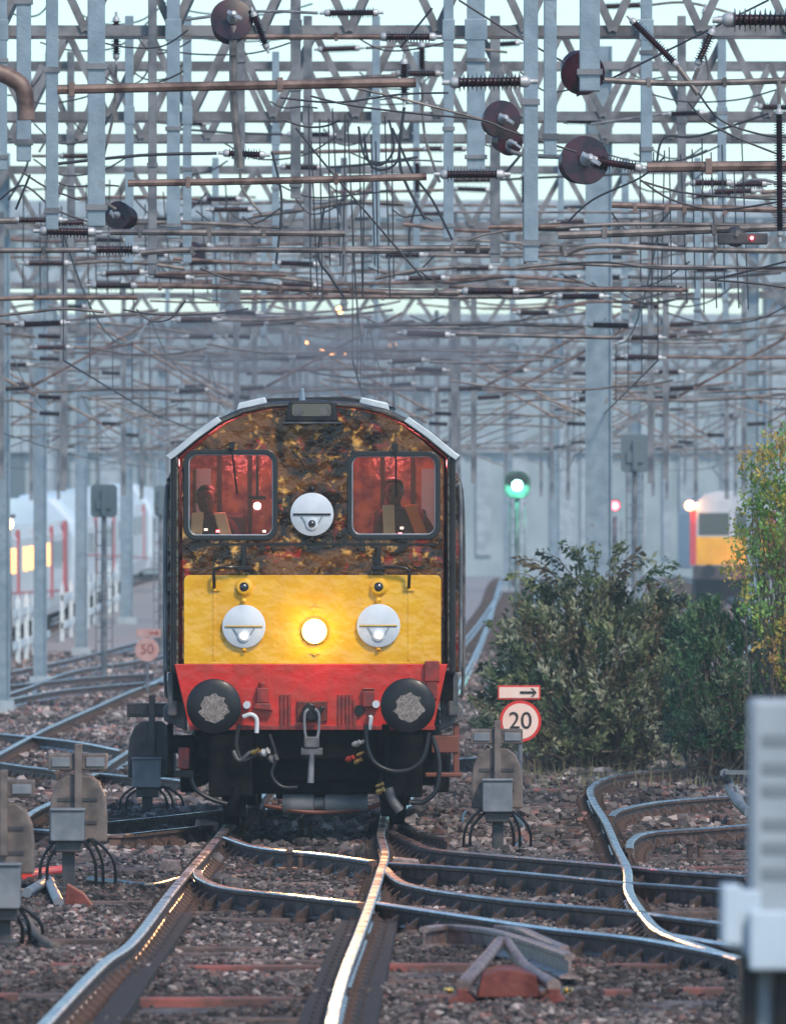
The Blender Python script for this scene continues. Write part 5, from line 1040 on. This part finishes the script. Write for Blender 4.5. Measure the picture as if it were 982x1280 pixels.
def speed_sign(px, py, r, txt, arrow, label, faded, D):
    c = W(px, py, D); s = F/D; r = r/s; g0 = R1(D)+BZ; mw, mr, mk = ('fadedpink', 'fadedpink', 'reddull') if faded else ('signpink', 'signred', 'signblack')
    t = thing('speed_sign', (c.x, D, g0), label, 'speed sign')
    m = MB(); m.lathe([(0, .028), (c.z-g0+r*1.6, .028)], (c.x, D+.05, g0), (0, 0, 1), 10); m.build('post', M['galvdark'], t)
    m = MB(); m.lathe([(0, r), (.02, r)], (c.x, D+.01, c.z), (0, -1, 0), 40); m.build('rim', M[mr], t)
    m = MB(); m.lathe([(0, r*.86), (.004, r*.86)], (c.x, D-.012, c.z), (0, -1, 0), 40); m.build('face', M[mw], t)
    text_mesh(txt, r*1.15, M[mk], 'numerals', t, (c.x, D-.021, c.z+r*.0))
    ay = r*1.38; m = MB(); ox = arrow; m.box(c.x-r*1.02+ox, c.x+r*1.02+ox, D-.01, D+.01, c.z+ay-r*.34, c.z+ay+r*.34); ap = m.build('arrow_plate', M[mr], t, bevel=.004)
    m = MB(); m.box(c.x-r*.95+ox, c.x+r*.95+ox, D-.016, D-.0115, c.z+ay-r*.26, c.z+ay+r*.26); m.build('plate_face', M[mw], ap)
    m = MB(); x0 = c.x+ox+r*.05; x1 = c.x+ox+r*.85; z = c.z+ay; h = r*.06
    m.prism([(x0, z-h), (x1-r*.12, z-h), (x1-r*.3, z-r*.2), (x1-r*.18, z-r*.2), (x1, z), (x1-r*.18, z+r*.2), (x1-r*.3, z+r*.2), (x1-r*.12, z+h), (x0, z+h)], D-.024, D-.017); m.build('arrow', M[mk], ap)
speed_sign(650, 901.5, 26, '20', -.015, 'round red rimmed speed sign reading 20 with an arrow plate above', False, 124)
speed_sign(184, 812, 15, '50', .03, 'small faded pink speed sign reading 50 at the far left tracks', True, 225)

# blurred cabinet / board close to the camera at the right edge
D = 36.0; s = F/D
def C(px, py): v = W(px, py, D); return v.x, v.z
t = thing('trackside_cabinet', (C(965, 900)[0], D, BZ-.6), 'out of focus pale grey cabinet on white stepped base at the right edge', 'cabinet')
x0, z0 = C(938, 1146); x1, z1 = C(1062, 874)
m = MB(); m.box(x0, x1, D, D+.4, z0, z1); bd = m.build('cabinet_body', M['cabinet'], t, bevel=.02)
m = MB()
for py in (925, 960, 988, 1030, 1060, 1092):
    a = C(952, py+7); b = C(1040, py-7); m.box(a[0], b[0], D-.006, D-.001, a[1], b[1])
m.build('dark_marking', M['slotdark'], bd, bevel=.002)
m = MB(); a = C(902, 1182); b = C(926, 1106); m.box(a[0], b[0], D-.05, D+.3, a[1], b[1]); a = C(912, 1187); b = C(950, 1112); m.box(a[0], b[0], D-.02, D+.35, a[1], b[1]); a = C(935, 1212); b = C(1062, 1138); m.box(a[0], b[0], D-.08, D+.42, a[1], b[1]); a = C(930, 1196); b = C(940, 1150); m.box(a[0], b[0], D-.04, D+.3, a[1], b[1])
m.build('stepped_base', M['cabwhite'], t, bevel=.01)
m = MB(); a = C(926, 1400); b = C(946, 1184); m.box(a[0], b[0], D+.05, D+.25, BZ-.1, b[1]); a = C(968, 1400); b = C(990, 1205); m.box(a[0], b[0], D+.05, D+.2, BZ-.1, b[1]); m.build('leg', M['black'], t, bevel=.01)
m = MB(); a = C(944, 1400); b = C(966, 1205); m.prism([(a[0]+.02, BZ-.1), (b[0]+.01, BZ-.1), (b[0], b[1]), (a[0], b[1])], D+.1, D+.2); m.build('leg', M['cabinet'], t, bevel=.01)
# grey bent rail end post near it
A = G(908, 968, .12); m = MB(); m.tube([W(905, 966, 112), W(912, 985, 112), W(922, 1004, 110), W(936, 1016, 109)], .05, 10, smooth=5); m.tube([W(918, 982, 111), W(926, 1000, 111), W(934, 1020, 111)], .025, 8); m.box(W(905, 0, 112).x, W(940, 0, 112).x, 111.9, 112.1, W(0, 968, 112).z, W(0, 963, 112).z)
tag(m.build('point_lever', M['sigbox'], org=W(905, 1000, 112), smooth=True), 'pale bent lever partly hidden behind the grey cabinet', 'lever')

# pipes, cables and scraps on the ground by the left signals
def ground_tube(pts, r, mt, name, lb, cat):
    P = [G(x, y, BZ+r+.01) for x, y in pts]; m = MB(); m.tube(P, r, 10, smooth=6); tag(m.build(name, M[mt], org=(P[0].x, P[0].y, BZ), smooth=True), lb, cat)
ground_tube([(34, 1095), (60, 1090), (80, 1088)], .045, 'signred', 'pipe', 'short orange red pipe between the two left ground signals', 'pipe')
ground_tube([(34, 1116), (48, 1108), (60, 1100), (66, 1112), (74, 1128)], .04, 'sigbox', 'pipe', 'grey bent pipe beneath the orange red pipe', 'pipe')
ground_tube([(112, 1100), (150, 1104), (190, 1108), (222, 1100)], .03, 'cable', 'cable', 'black cable lying from the second ground signal to the left main rail', 'cable')
ground_tube([(34, 1150), (44, 1165), (60, 1180), (72, 1182)], .03, 'bark', 'cable', 'brown frayed cable curling from the leftmost ground signal', 'cable')
ground_tube([(640, 1018), (652, 1030), (654, 1045), (644, 1058), (636, 1062)], .018, 'cable', 'cable', 'black cable coil right of the taupe ground signal', 'cable')
ground_tube([(585, 1010), (578, 1022), (580, 1038)], .014, 'cable', 'cable', 'thin black cable loop left of the taupe ground signal', 'cable')
p = G(96, 1138, BZ); m = MB(); m.prism([(p.x-.09, BZ), (p.x+.15, BZ), (p.x+.05, BZ+.13), (p.x-.07, BZ+.2)], p.y-.15, p.y+.15); tag(m.build('rusty_plate', M['rust'], org=p, bevel=.008), 'dark red tilted iron plate below the second ground signal', 'plate')
p = G(716, 1062, BZ)
# point machine rods under crossing rails, small point clamp at lower middle
for i, (px, py, lb) in enumerate(((366, 1092, 'small dark point clamp between the two check rails'), (866, 1080, 'small black point clamp above the right sleepers'), (380, 1050, 'dark clamp low in front of the locomotive wheels'))):
    p = G(px, py, BZ); m = MB(); m.box(p.x-.12, p.x+.12, p.y-.1, p.y+.1, BZ, BZ+.05); m.lathe([(0, .03), (.12, .03), (.13, .045), (.16, .02)], (p.x-.03, p.y, BZ+.04), (0, 0, 1), 8); m.lathe([(0, .025), (.10, .025), (.11, .035), (.13, .02)], (p.x+.06, p.y, BZ+.04), (0, 0, 1), 8)
    tag(m.build('point_clamp', M['railrust'], org=p, bevel=.005), lb, 'point clamp', 'point clamps')

# ================================================================== TRAINS
def coach(t, X, d0, d1, w, h, nwin, lit, red):  # lit lists the windows that glow as painted orange reflections
    zr = R1((d0+d1)/2)+.02
    hw = w/2
    prof = [(-hw+.15, .35), (-hw, .9), (-hw, 2.75), (-hw+.12, 3.15), (-hw+.45, 3.5), (-.6, h), (.6, h), (hw-.45, 3.5), (hw-.12, 3.15), (hw, 2.75), (hw, .9), (hw-.15, .35)]
    m = MB(); nsec = 6; P = []; n = len(prof); Fs = []
    secs = [(d0, .78, .9), (d0+.6, .93, .97), (d0+1.6, 1, 1), (d1-2.5, 1, 1), (d1-.9, .92, .93), (d1, .74, .78)]
    for (y, a, b) in secs: P += [(X+x*a, y, R1(y)+z*(b if z > 2 else 1)+.02) for x, z in prof]
    for i in range(len(secs)-1):
        for k in range(n): a = i*n+k; b = i*n+(k+1) % n; Fs.append((a, b, b+n, a+n))
    Fs.append(list(range(n))[::-1]); Fs.append([(len(secs)-1)*n+k for k in range(n)])
    m.add(P, Fs); m.build('coach_body', M['trainwhite'], t, bevel=.03)
    side = X+hw; L = d1-d0-6; st = L/nwin
    for k in range(nwin):
        y0 = d0+2.5+k*st; 
        if k % 3 == 2 and red:
            m = MB(); m.box(side-.02, side+.03, y0, y0+1.5, R1(y0)+.95, R1(y0)+3.1); dr = m.build('door', M['trainred'], t); m = MB(); m.box(side+.03, side+.036, y0+.3, y0+1.2, R1(y0)+1.9, R1(y0)+2.7); m.build('window', M['trainglass'], dr)
        else:
            mt = 'reflwin' if (k in lit) else 'trainglass'  # listed windows glow as painted orange reflections
            m = MB(); m.box(side-.02, side+.015, y0, y0+st*.72, R1(y0)+1.95, R1(y0)+2.62); m.build('window', M[mt], t, bevel=.01)
    m = MB(); m.box(side-.03, side+.012, d0+2, d1-3, zr+1.30, zr+1.36); m.build('waist_band', M['trainred'], t)
    m = MB()
    for y in (d0+4, d1-5):
        for dy in (-1.2, 1.2): m.lathe([(0, .42), (.12, .42)], (X+.7, y+dy, R1(y)+.43), (1, 0, 0), 16)
        m.box(X-.95, X+.95, y-1.9, y+1.9, R1(y)+.3, R1(y)+.75)
    m.box(X-.9, X+.9, d0+6.5, d1-8, zr+.2, zr+.8); m.build('bogies_and_gear', M['under'], t)
t = thing('passenger_train', (-11.6, 262, R1(262)), 'white multiple unit with orange reflecting windows and red doors at the left edge', 'train')
coach(t, -11.6, 262, 358, 2.8, 3.85, 18, (4, 6, 7, 9, 10, 12, 13), True)
m = MB(); m.box(-10.21, -10.16, 347, 350, R1(347)+.9, R1(347)+3.2); m.build('cab_door', M['trainred'], t)
m = MB(); m.box(-10.21, -10.17, 335, 345, R1(340)+1.85, R1(340)+2.6); m.build('cab_window', M['trainglass'], t)
t = thing('passenger_train', (-11.6, 372, R1(372)), 'second white train beyond the first, dark end door beside the square signal back', 'train')
coach(t, -11.6, 366, 470, 2.8, 3.9, 12, (), True)
t = thing('passenger_train', (-11.6, 480, R1(480)), 'third white train almost hidden behind the left side of the locomotive', 'train')
coach(t, -11.6, 478, 600, 2.8, 4.0, 12, (), True)
# yellow fronted electric locomotive at right
D = 400.0; s = F/D; zr = R1(D)
def E(px, py): v = W(px, py, D); return v.x, v.z
cx = (862+968)/2; X0 = E(cx, 0)[0]; t = thing('electric_locomotive', (X0, D, zr), 'red sided locomotive with yellow front and rounded pale roof beside the tree', 'locomotive')
x0, zb = E(862, 742); x1, zt = E(968, 614); w = x1-x0
m = MB(); ztop = zt; zc = E(0, 640)[1]
m.prism([(x0, zr+1.15), (x1, zr+1.15), (x1, zc), (x1-.12, zc+.2), (x1-.5, ztop-.1), (x1-1.0, ztop), (x0+1.0, ztop), (x0+.5, ztop-.1), (x0+.12, zc+.2), (x0, zc)], D, D+17); m.build('body', M['roofdull'], t, bevel=.06)
za, zbb = E(0, 706)[1], E(0, 671)[1]
m = MB(); m.box(x0+.20, x1-.2, D-.02, D, za, zbb); m.build('yellow_front', M['yellow'], t, bevel=.005)
for q0, q1 in ((x0-.005, x0+.22), (x1-.22, x1+.005)): m = MB(); m.box(q0, q1, D-.03, D+.3, za, zc+.05); m.build('red_edge', M['trainred'], t, bevel=.01)
for k in range(2):
    m = MB(); q = x0+.3+k*(w/2-.2); m.box(q, q+w/2-.42, D-.02, D, zbb+.06, zc-.03); m.build('cab_window', M['trainglass'], t, bevel=.005)
m = MB(); m.box(x0+.1, x1-.1, D-.05, D+.2, zr+.75, za-.03); bb2 = m.build('buffer_beam', M['sigdark'], t, bevel=.01)
for sx in (-.86, .86):
    m = MB(); m.lathe([(0, .1), (.4, .1), (.41, .24), (.45, .24)], (X0+sx, D, zr+1.05), (0, -1, 0), 16); m.build('buffer', M['black'], t, smooth=True)
m = MB(); m.box(x0+.2, x1-.2, D+.3, D+5, zr+.1, zr+.8); m.build('bogie', M['under'], t)
q = E(940, 718); m = MB(); m.lathe([(0, .12), (.05, .1), (.06, 0)], (q[0], D-.06, q[1]), (0, -1, 0), 12); m.build('red_tail_lamp', M['redlamp'], t, smooth=True)
l = bpy.data.lights.new('tail_lamp_light', 'POINT'); l.energy = 60; l.color = (1, .08, .1); l.shadow_soft_size = .1; o = bpy.data.objects.new('tail_lamp_light', l); COL.objects.link(o); o.parent = t; o.location = Vector((q[0], D-.5, q[1]))-t.location
q = E(861, 632); m = MB(); m.lathe([(0, .16), (.06, .14), (.08, 0)], (q[0], D-.3, q[1]), (0, -1, 0), 16); m.box(q[0]-.02, q[0]+.3, D-.28, D-.2, q[1]-.06, q[1]+.06); m.build('orange_lamp', M['orangelamp'], t, smooth=True)
l = bpy.data.lights.new('orange_lamp_light', 'POINT'); l.energy = 8; l.color = (1, .4, .12); l.shadow_soft_size = .15; o = bpy.data.objects.new('orange_lamp_light', l); COL.objects.link(o); o.parent = t; o.location = Vector((q[0], D-.9, q[1]))-t.location
m = MB(); m.bar((X0, D+4, ztop+.1), (X0-.6, D+5, ztop+.9), .06); m.bar((X0-.6, D+5, ztop+.9), (X0, D+6, ztop+1.3), .06); m.box(X0-.8, X0+.8, D+5.9, D+6.1, ztop+1.3, ztop+1.36); m.build('pantograph', M['galvdark'], t)

# pale fence before the passenger trains
def fence(d0, d1, X, label, step):
    t = thing('palisade_fence', (X, d0, R1(d0)+BZ), label, 'fence', 'pale fences before the passenger trains')
    n = int((d1-d0)/step)
    for k in range(n+1):
        D = d0+k*step; g0 = R1(D)+BZ; m = MB(); m.prism([(X-.06, g0), (X+.06, g0), (X+.06, g0+1.55), (X, g0+1.75), (X-.06, g0+1.55)], D, D+.06); m.build('pale', M['fence'], t)
    for z in (.45, 1.25): m = MB(); m.add([(X+a, d0 if i == 0 else d1, R1(d0 if i == 0 else d1)+BZ+z+b) for i in (0, 1) for a, b in ((-.03, -.09), (.03, -.09), (.03, .09), (-.03, .09))], [(3, 2, 1, 0), (4, 5, 6, 7), (0, 1, 5, 4), (1, 2, 6, 5), (2, 3, 7, 6), (3, 0, 4, 7)]); m.build('rail', M['fence'], t)
fence(254, 305, -9.35, 'white paled fence at the left edge in front of the orange windowed train', 6.4)
fence(322, 392, -9.5, 'low pale fence further on, in front of the red train doors', 9)

# ================================================================== STATION, LAMPS, BRIDGE IN THE HAZE
D = 640.0
t = thing('station_building', (0, D, 2), 'huge hazy station building with pale strips and glazed bays behind everything', 'building')
def S(px, py, d=D): v = W(px, py, d); return v.x, v.z
xl, xr = -32, 32; z_top = S(0, 246)[1]; z_b1 = S(0, 352)[1]; z_b2 = S(0, 392)[1]; z_mid = S(0, 405)[1]; z_low = S(0, 560)[1]
ztop2 = S(0, 398)[1]
m = MB(); m.box(xl, xr, D, D+20, 0, ztop2); m.build('wall', M['bluegrey'], t, bevel=.1)
rs = random.Random(5); x = xl; k = 0
while x < xr and k < 60:
    w = rs.uniform(.7, 2.4); h0 = rs.uniform(2.4, 3.2); h1 = rs.uniform(z_low, ztop2-1)
    m = MB(); m.box(x, x+w*.45, D-.2, D+.5, h0, h1); m.build('wall_strip', M['concrete'] if rs.random() < .6 else M['bluedark'], t); x += w; k += 1
for z, h in ((ztop2, .5), (z_low, .5), ((ztop2+z_low)/2, .3)): m = MB(); m.box(xl-.5, xr+.5, D-.5, D, z-h/2, z+h/2); m.build('ledge', M['concrete'], t)
D2 = 560.0; t = thing('road_bridge', (0, D2, 2), 'wide grey bridge deck crossing behind the gantries with bright sky under it', 'bridge')
b0, b1 = S(0, 352, D2)[1], S(0, 250, D2)[1]; xl, xr = -34, 34
m = MB(); m.box(xl, xr, D2, D2+9, b0, b1-.9); m.build('deck', M['bluegrey'], t, bevel=.1)
m = MB(); m.box(xl, xr, D2-.3, D2, b1-.9, b1); m.box(xl, xr, D2-.35, D2, b0-.1, b0+.5); m.build('parapet', M['concrete'], t, bevel=.05)
x = xl; k = 0
while x < xr and k < 90: w = rs.uniform(.5, 1.5); m = MB(); m.box(x, x+.3, D2-.2, D2, b0+.6, b1-1.0); m.build('stiffener', M['concrete'] if rs.random() < .5 else M['bluedark'], t); x += w; k += 1
for x in (-31, -17.5, -8.2, 8.6, 19.2, 31): m = MB(); m.box(x-.5, x+.5, D2+1, D2+8, 0, b0); m.build('pier', M['concrete'], t)

def flood(px, py, label, D=470, n=2):
    c = W(px, py, D); t = thing('lamp_post', (c.x, D, R1(D)), label, 'lamp', 'orange lit yard lamps')
    m = MB(); m.lathe([(0, .12), (c.z-R1(D), .06)], (c.x, D+.2, R1(D)), (0, 0, 1), 10); m.build('pole', M['galvdark'], t)
    for k in range(n):
        x = c.x+(k-(n-1)/2)*.42; m = MB(); m.box(x-.17, x+.17, D-.1, D+.2, c.z+.14-.1*k, c.z+.22-.1*k); h = m.build('lamp_head', M['galvdark'], t); m = MB(); m.ball((x, D, c.z-.1*k), .13, 6); m.build('bulb', M['orangelamp'], h, smooth=True)
flood(416, 438, 'cluster of orange lamps glowing above the locomotive roof', n=3); flood(383, 426, 'small orange lamp left of the glowing cluster', n=1); flood(424, 388, 'highest orange lamp above the glowing cluster', n=1); flood(491, 433, 'single orange lamp right of the glowing cluster', n=1); flood(10, 655, 'orange lamp at the left edge above the train windows', D=255, n=1)
q = W(921, 298, 112); m = MB(); m.box(q.x-.2, q.x+.3, 111.9, 112.1, q.z-.06, q.z+.05); m.ball((q.x-.02, 112, q.z+.02), .11, 6); o = m.build('line_motor', M['sigdark'], org=q, bevel=.01); tag(o, 'dark line switch box with a tiny red light off the right edge', 'switch box')
m = MB(); m.ball((q.x+.14, 111.88, q.z), .018, 5); m.build('red_light', M['redlamp'], o)

# ================================================================== VEGETATION
def leaves(name, centers, dirs, ls, cols, parent, org, seed, droop=.3, asp=.42):
    rng = np.random.default_rng(seed); n = len(centers); d = dirs+rng.normal(0, .45, (n, 3)); d[:, 2] -= droop; d /= np.linalg.norm(d, axis=1)[:, None]
    u = np.cross(d, rng.normal(0, 1, (n, 3))); u /= np.linalg.norm(u, axis=1)[:, None]; nn = np.cross(d, u)
    l = ls*(.6+.8*rng.random(n))[:, None]; w = l*asp
    P = np.stack([centers, centers+d*l*.45+u*w*.5+nn*l*.06, centers+d*l, centers+d*l*.45-u*w*.5+nn*l*.06, centers+d*l*.5-nn*l*.03], 1)
    b = np.arange(n)[:, None]*5; Fc = np.concatenate([b+np.array([[0, 1, 4]]), b+np.array([[1, 2, 4]]), b+np.array([[2, 3, 4]]), b+np.array([[3, 0, 4]])]); 
    t = np.repeat(cols, 5, 0); o = npmesh(name, P.reshape(-1, 3), Fc, M['leaf'], t, org=(0, 0, 0))
    o.data.transform(Matrix.Translation(-Vector(org))); o.parent = parent; return o
def shrub(label, cat, name, base, outline, D, depth, nbr, lpb, ls, pal, seed, spray=.35, group=None, asp=.42, clump=.45, stem=.02, up=.35, sprays=()):
    """outline: px list of the crown silhouette; branches fill it through a real depth"""
    rng = np.random.default_rng(seed); s = F/D; g0 = R1(D)+BZ; bx = (base-491)/s
    t = thing(name, (bx, D, g0), label, cat, group)
    poly = [((x-491)/s, HC-(y-713)/s) for x, y in outline]
    def inside(x, z):
        c = False; j = len(poly)-1
        for i in range(len(poly)):
            if (poly[i][1] > z) != (poly[j][1] > z) and x < (poly[j][0]-poly[i][0])*(z-poly[i][1])/(poly[j][1]-poly[i][1])+poly[i][0]: c = not c
            j = i
        return c
    xs_ = [p[0] for p in poly]; zs_ = [p[1] for p in poly]; tips = []
    while len(tips) < nbr:
        x = rng.uniform(min(xs_), max(xs_)); z = rng.uniform(min(zs_), max(zs_))
        if inside(x, z): tips.append((x, D+rng.uniform(-.5, .5)*depth*max(.25, 1-abs((z-g0)/(max(zs_)-g0))**2), z))
    C_, Dr, K = [], [], []; st = MB(); pal = np.array(pal)
    for i, tp in enumerate(tips):
        tp = np.array(tp); root = np.array([bx+rng.normal(0, .25), D+rng.normal(0, .2), g0]); dirn = tp-root; dirn = dirn/np.linalg.norm(dirn)+np.array([0, 0, up]); dirn /= np.linalg.norm(dirn)
        L = spray*(.6+.8*rng.random()); a = tp-dirn*L*.6; shade = pal[rng.integers(len(pal))]*(.75+.5*rng.random())
        if i % 3 == 0:
            mid = (root+a)/2+rng.normal(0, .12, 3); st.tube([root, mid, a, tp+dirn*L*.3+np.array([0, 0, -.05])], [stem, stem*.6, stem*.35, stem*.15], 5, smooth=0)
        u = rng.random(lpb); c = a[None]+dirn[None]*L*u[:, None]+np.array([0, 0, -1])*(L*.35*u**2)[:, None]+rng.normal(0, clump*L*.22, (lpb, 3))
        C_.append(c); Dr.append(np.repeat(dirn[None], lpb, 0)); K.append(shade[None]*(.8+.4*rng.random((lpb, 1))))
    for (ax_, az_), (ex, ez) in sprays:
        A = np.array([(ax_-491)/s, D+rng.uniform(-.6, .2), HC-(az_-713)/s]); B = np.array([(ex-491)/s, D+rng.uniform(-.8, .2), HC-(ez-713)/s]); Md = (A+B)/2+np.array([0, 0, .12])
        st.tube([A, Md, B], [stem*.5, stem*.35, stem*.15], 5, smooth=4); u = rng.random(70); c = ((1-u)**2)[:, None]*A+(2*u*(1-u))[:, None]*Md+(u**2)[:, None]*B+rng.normal(0, .035, (70, 3))
        dd = (B-A)/np.linalg.norm(B-A); C_.append(c); Dr.append(np.repeat((dd+np.array([0, 0, -.35]))[None], 70, 0)); K.append(pal[rng.integers(len(pal))][None]*(.7+.5*rng.random((70, 1))))
    leaves('crown', np.concatenate(C_), np.concatenate(Dr), ls, np.concatenate(K), t, (bx, D, g0), seed, asp=asp)
    st.build('stems', M['bark'], t)
    return t
dk = [(.15, .18, .085), (.19, .22, .11), (.04, .055, .028), (.30, .30, .18), (.09, .14, .07), (.40, .40, .28), (.16, .12, .07), (.24, .27, .13)]
shrub('large dark grey green bush with arching sprays behind the twenty speed sign', 'bush', 'bush', 740,
      [(598, 925), (596, 885), (612, 858), (618, 820), (632, 790), (634, 775), (648, 752), (672, 735), (700, 727), (730, 724), (760, 727), (792, 733), (815, 732), (838, 740), (865, 752), (890, 762), (895, 800), (890, 850), (890, 930)], 140, 3.2, 900, 26, .095, dk, 11, spray=.46, clump=.35, sprays=[((690, 745), (634, 718)), ((700, 730), (652, 700)), ((735, 720), (700, 680)), ((745, 725), (738, 680)), ((760, 720), (775, 684)), ((790, 735), (840, 708)), ((770, 725), (815, 700)), ((655, 800), (612, 778)), ((640, 850), (598, 835)), ((810, 760), (850, 722)), ((720, 730), (672, 690)), ((640, 880), (590, 872)), ((765, 735), (798, 690)), ((700, 745), (660, 730)), ((630, 905), (592, 900)), ((725, 725), (722, 690))])

gr = [(.05, .13, .055), (.08, .17, .07), (.03, .07, .04), (.13, .20, .09), (.03, .07, .045), (.22, .25, .15)]
shrub('greener rounded bush filling the gap between dark bush and yellow tree', 'bush', 'bush', 910,
      [(835, 930), (835, 790), (848, 760), (875, 748), (905, 745), (930, 752), (960, 770), (1000, 790), (1000, 930)], 136, 2.4, 560, 26, .075, gr, 12, spray=.32)
yl = [(.46, .44, .08), (.58, .48, .10), (.30, .42, .08), (.18, .36, .08), (.66, .46, .12), (.50, .30, .09), (.14, .28, .06), (.24, .40, .10)]
def birch():
    D = 132.0; t = shrub('yellow and green autumn tree leaning in from the right edge', 'tree', 'autumn_tree', 1000,
      [(1060, 530), (975, 535), (950, 555), (925, 575), (940, 600), (925, 620), (935, 645), (910, 668), (925, 690), (908, 708), (928, 730), (938, 765), (950, 800), (965, 835), (985, 870), (1060, 880)], D, 3.0, 560, 24, .055, yl, 21, spray=.34, asp=.6, stem=.014, clump=.7, sprays=[((990, 590), (925, 562)), ((990, 640), (922, 618)), ((985, 680), (908, 672)), ((985, 720), (905, 712)), ((990, 560), (950, 545)), ((985, 700), (915, 690)), ((985, 770), (925, 760)), ((990, 620), (918, 640)), ((990, 800), (940, 810))])
    m = MB(); x = (1010-491)/(F/D); m.tube([(x, D, BZ), (x-.05, D, 1.5), (x+.05, D, 3.2), (x-.1, D, 5.2)], [.10, .08, .06, .03], 10, smooth=5); m.build('trunk', M['bark'], t, smooth=True)
birch()
gs = MB(); rng = random.Random(9)
for k in range(900):
    D = rng.choice([rng.uniform(128, 150)]); x = rng.uniform(1.0, 5.3); h = rng.uniform(.08, .3); b = rng.uniform(-.08, .08); gs.add([(x, D, BZ-.02), (x+.012, D, BZ-.02), (x+b, D+rng.uniform(-.1, .1), BZ+h)], [(0, 1, 2)])
me_g = gs.build('grass', mat('dry_grass', (.10, .11, .05), .8, 0, (.20, .17, .09), 3), org=(3, 135, BZ)); tag(me_g, 'rough dry grass along the foot of the bushes', 'grass', kind='stuff')
p = G(838, 1132, BZ); gt = MB()
for k in range(40): a = rng.uniform(-.12, .12); gt.add([(p.x+a, p.y+rng.uniform(-.2, .2), BZ), (p.x+a+.01, p.y, BZ), (p.x+a+rng.uniform(-.08, .08), p.y, BZ+rng.uniform(.05, .14))], [(0, 1, 2)])
tag(gt.build('grass_tuft', mat('fresh_grass', (.05, .16, .04), .7), org=p), 'tiny green grass tuft beside the snaking rail', 'grass tuft')

# ================================================================== HAZE
hz = bpy.data.meshes.new('haze'); m = MB(); m.box(-70, 70, -10, 760, -1.3, 33); o = m.build('haze', None); tag(o, 'thin blue grey haze filling the station throat', 'haze', kind='stuff')
hm = bpy.data.materials.new('haze'); hm.use_nodes = True; nt = hm.node_tree; nt.nodes.clear(); out = nt.nodes.new('ShaderNodeOutputMaterial'); pv = nt.nodes.new('ShaderNodeVolumePrincipled')
pv.inputs['Color'].default_value = (.45, .57, .60, 1); pv.inputs['Density'].default_value = HAZE_DENSITY; pv.inputs['Anisotropy'].default_value = 0.1
nt.links.new(pv.outputs[0], out.inputs['Volume']); o.data.materials.append(hm)
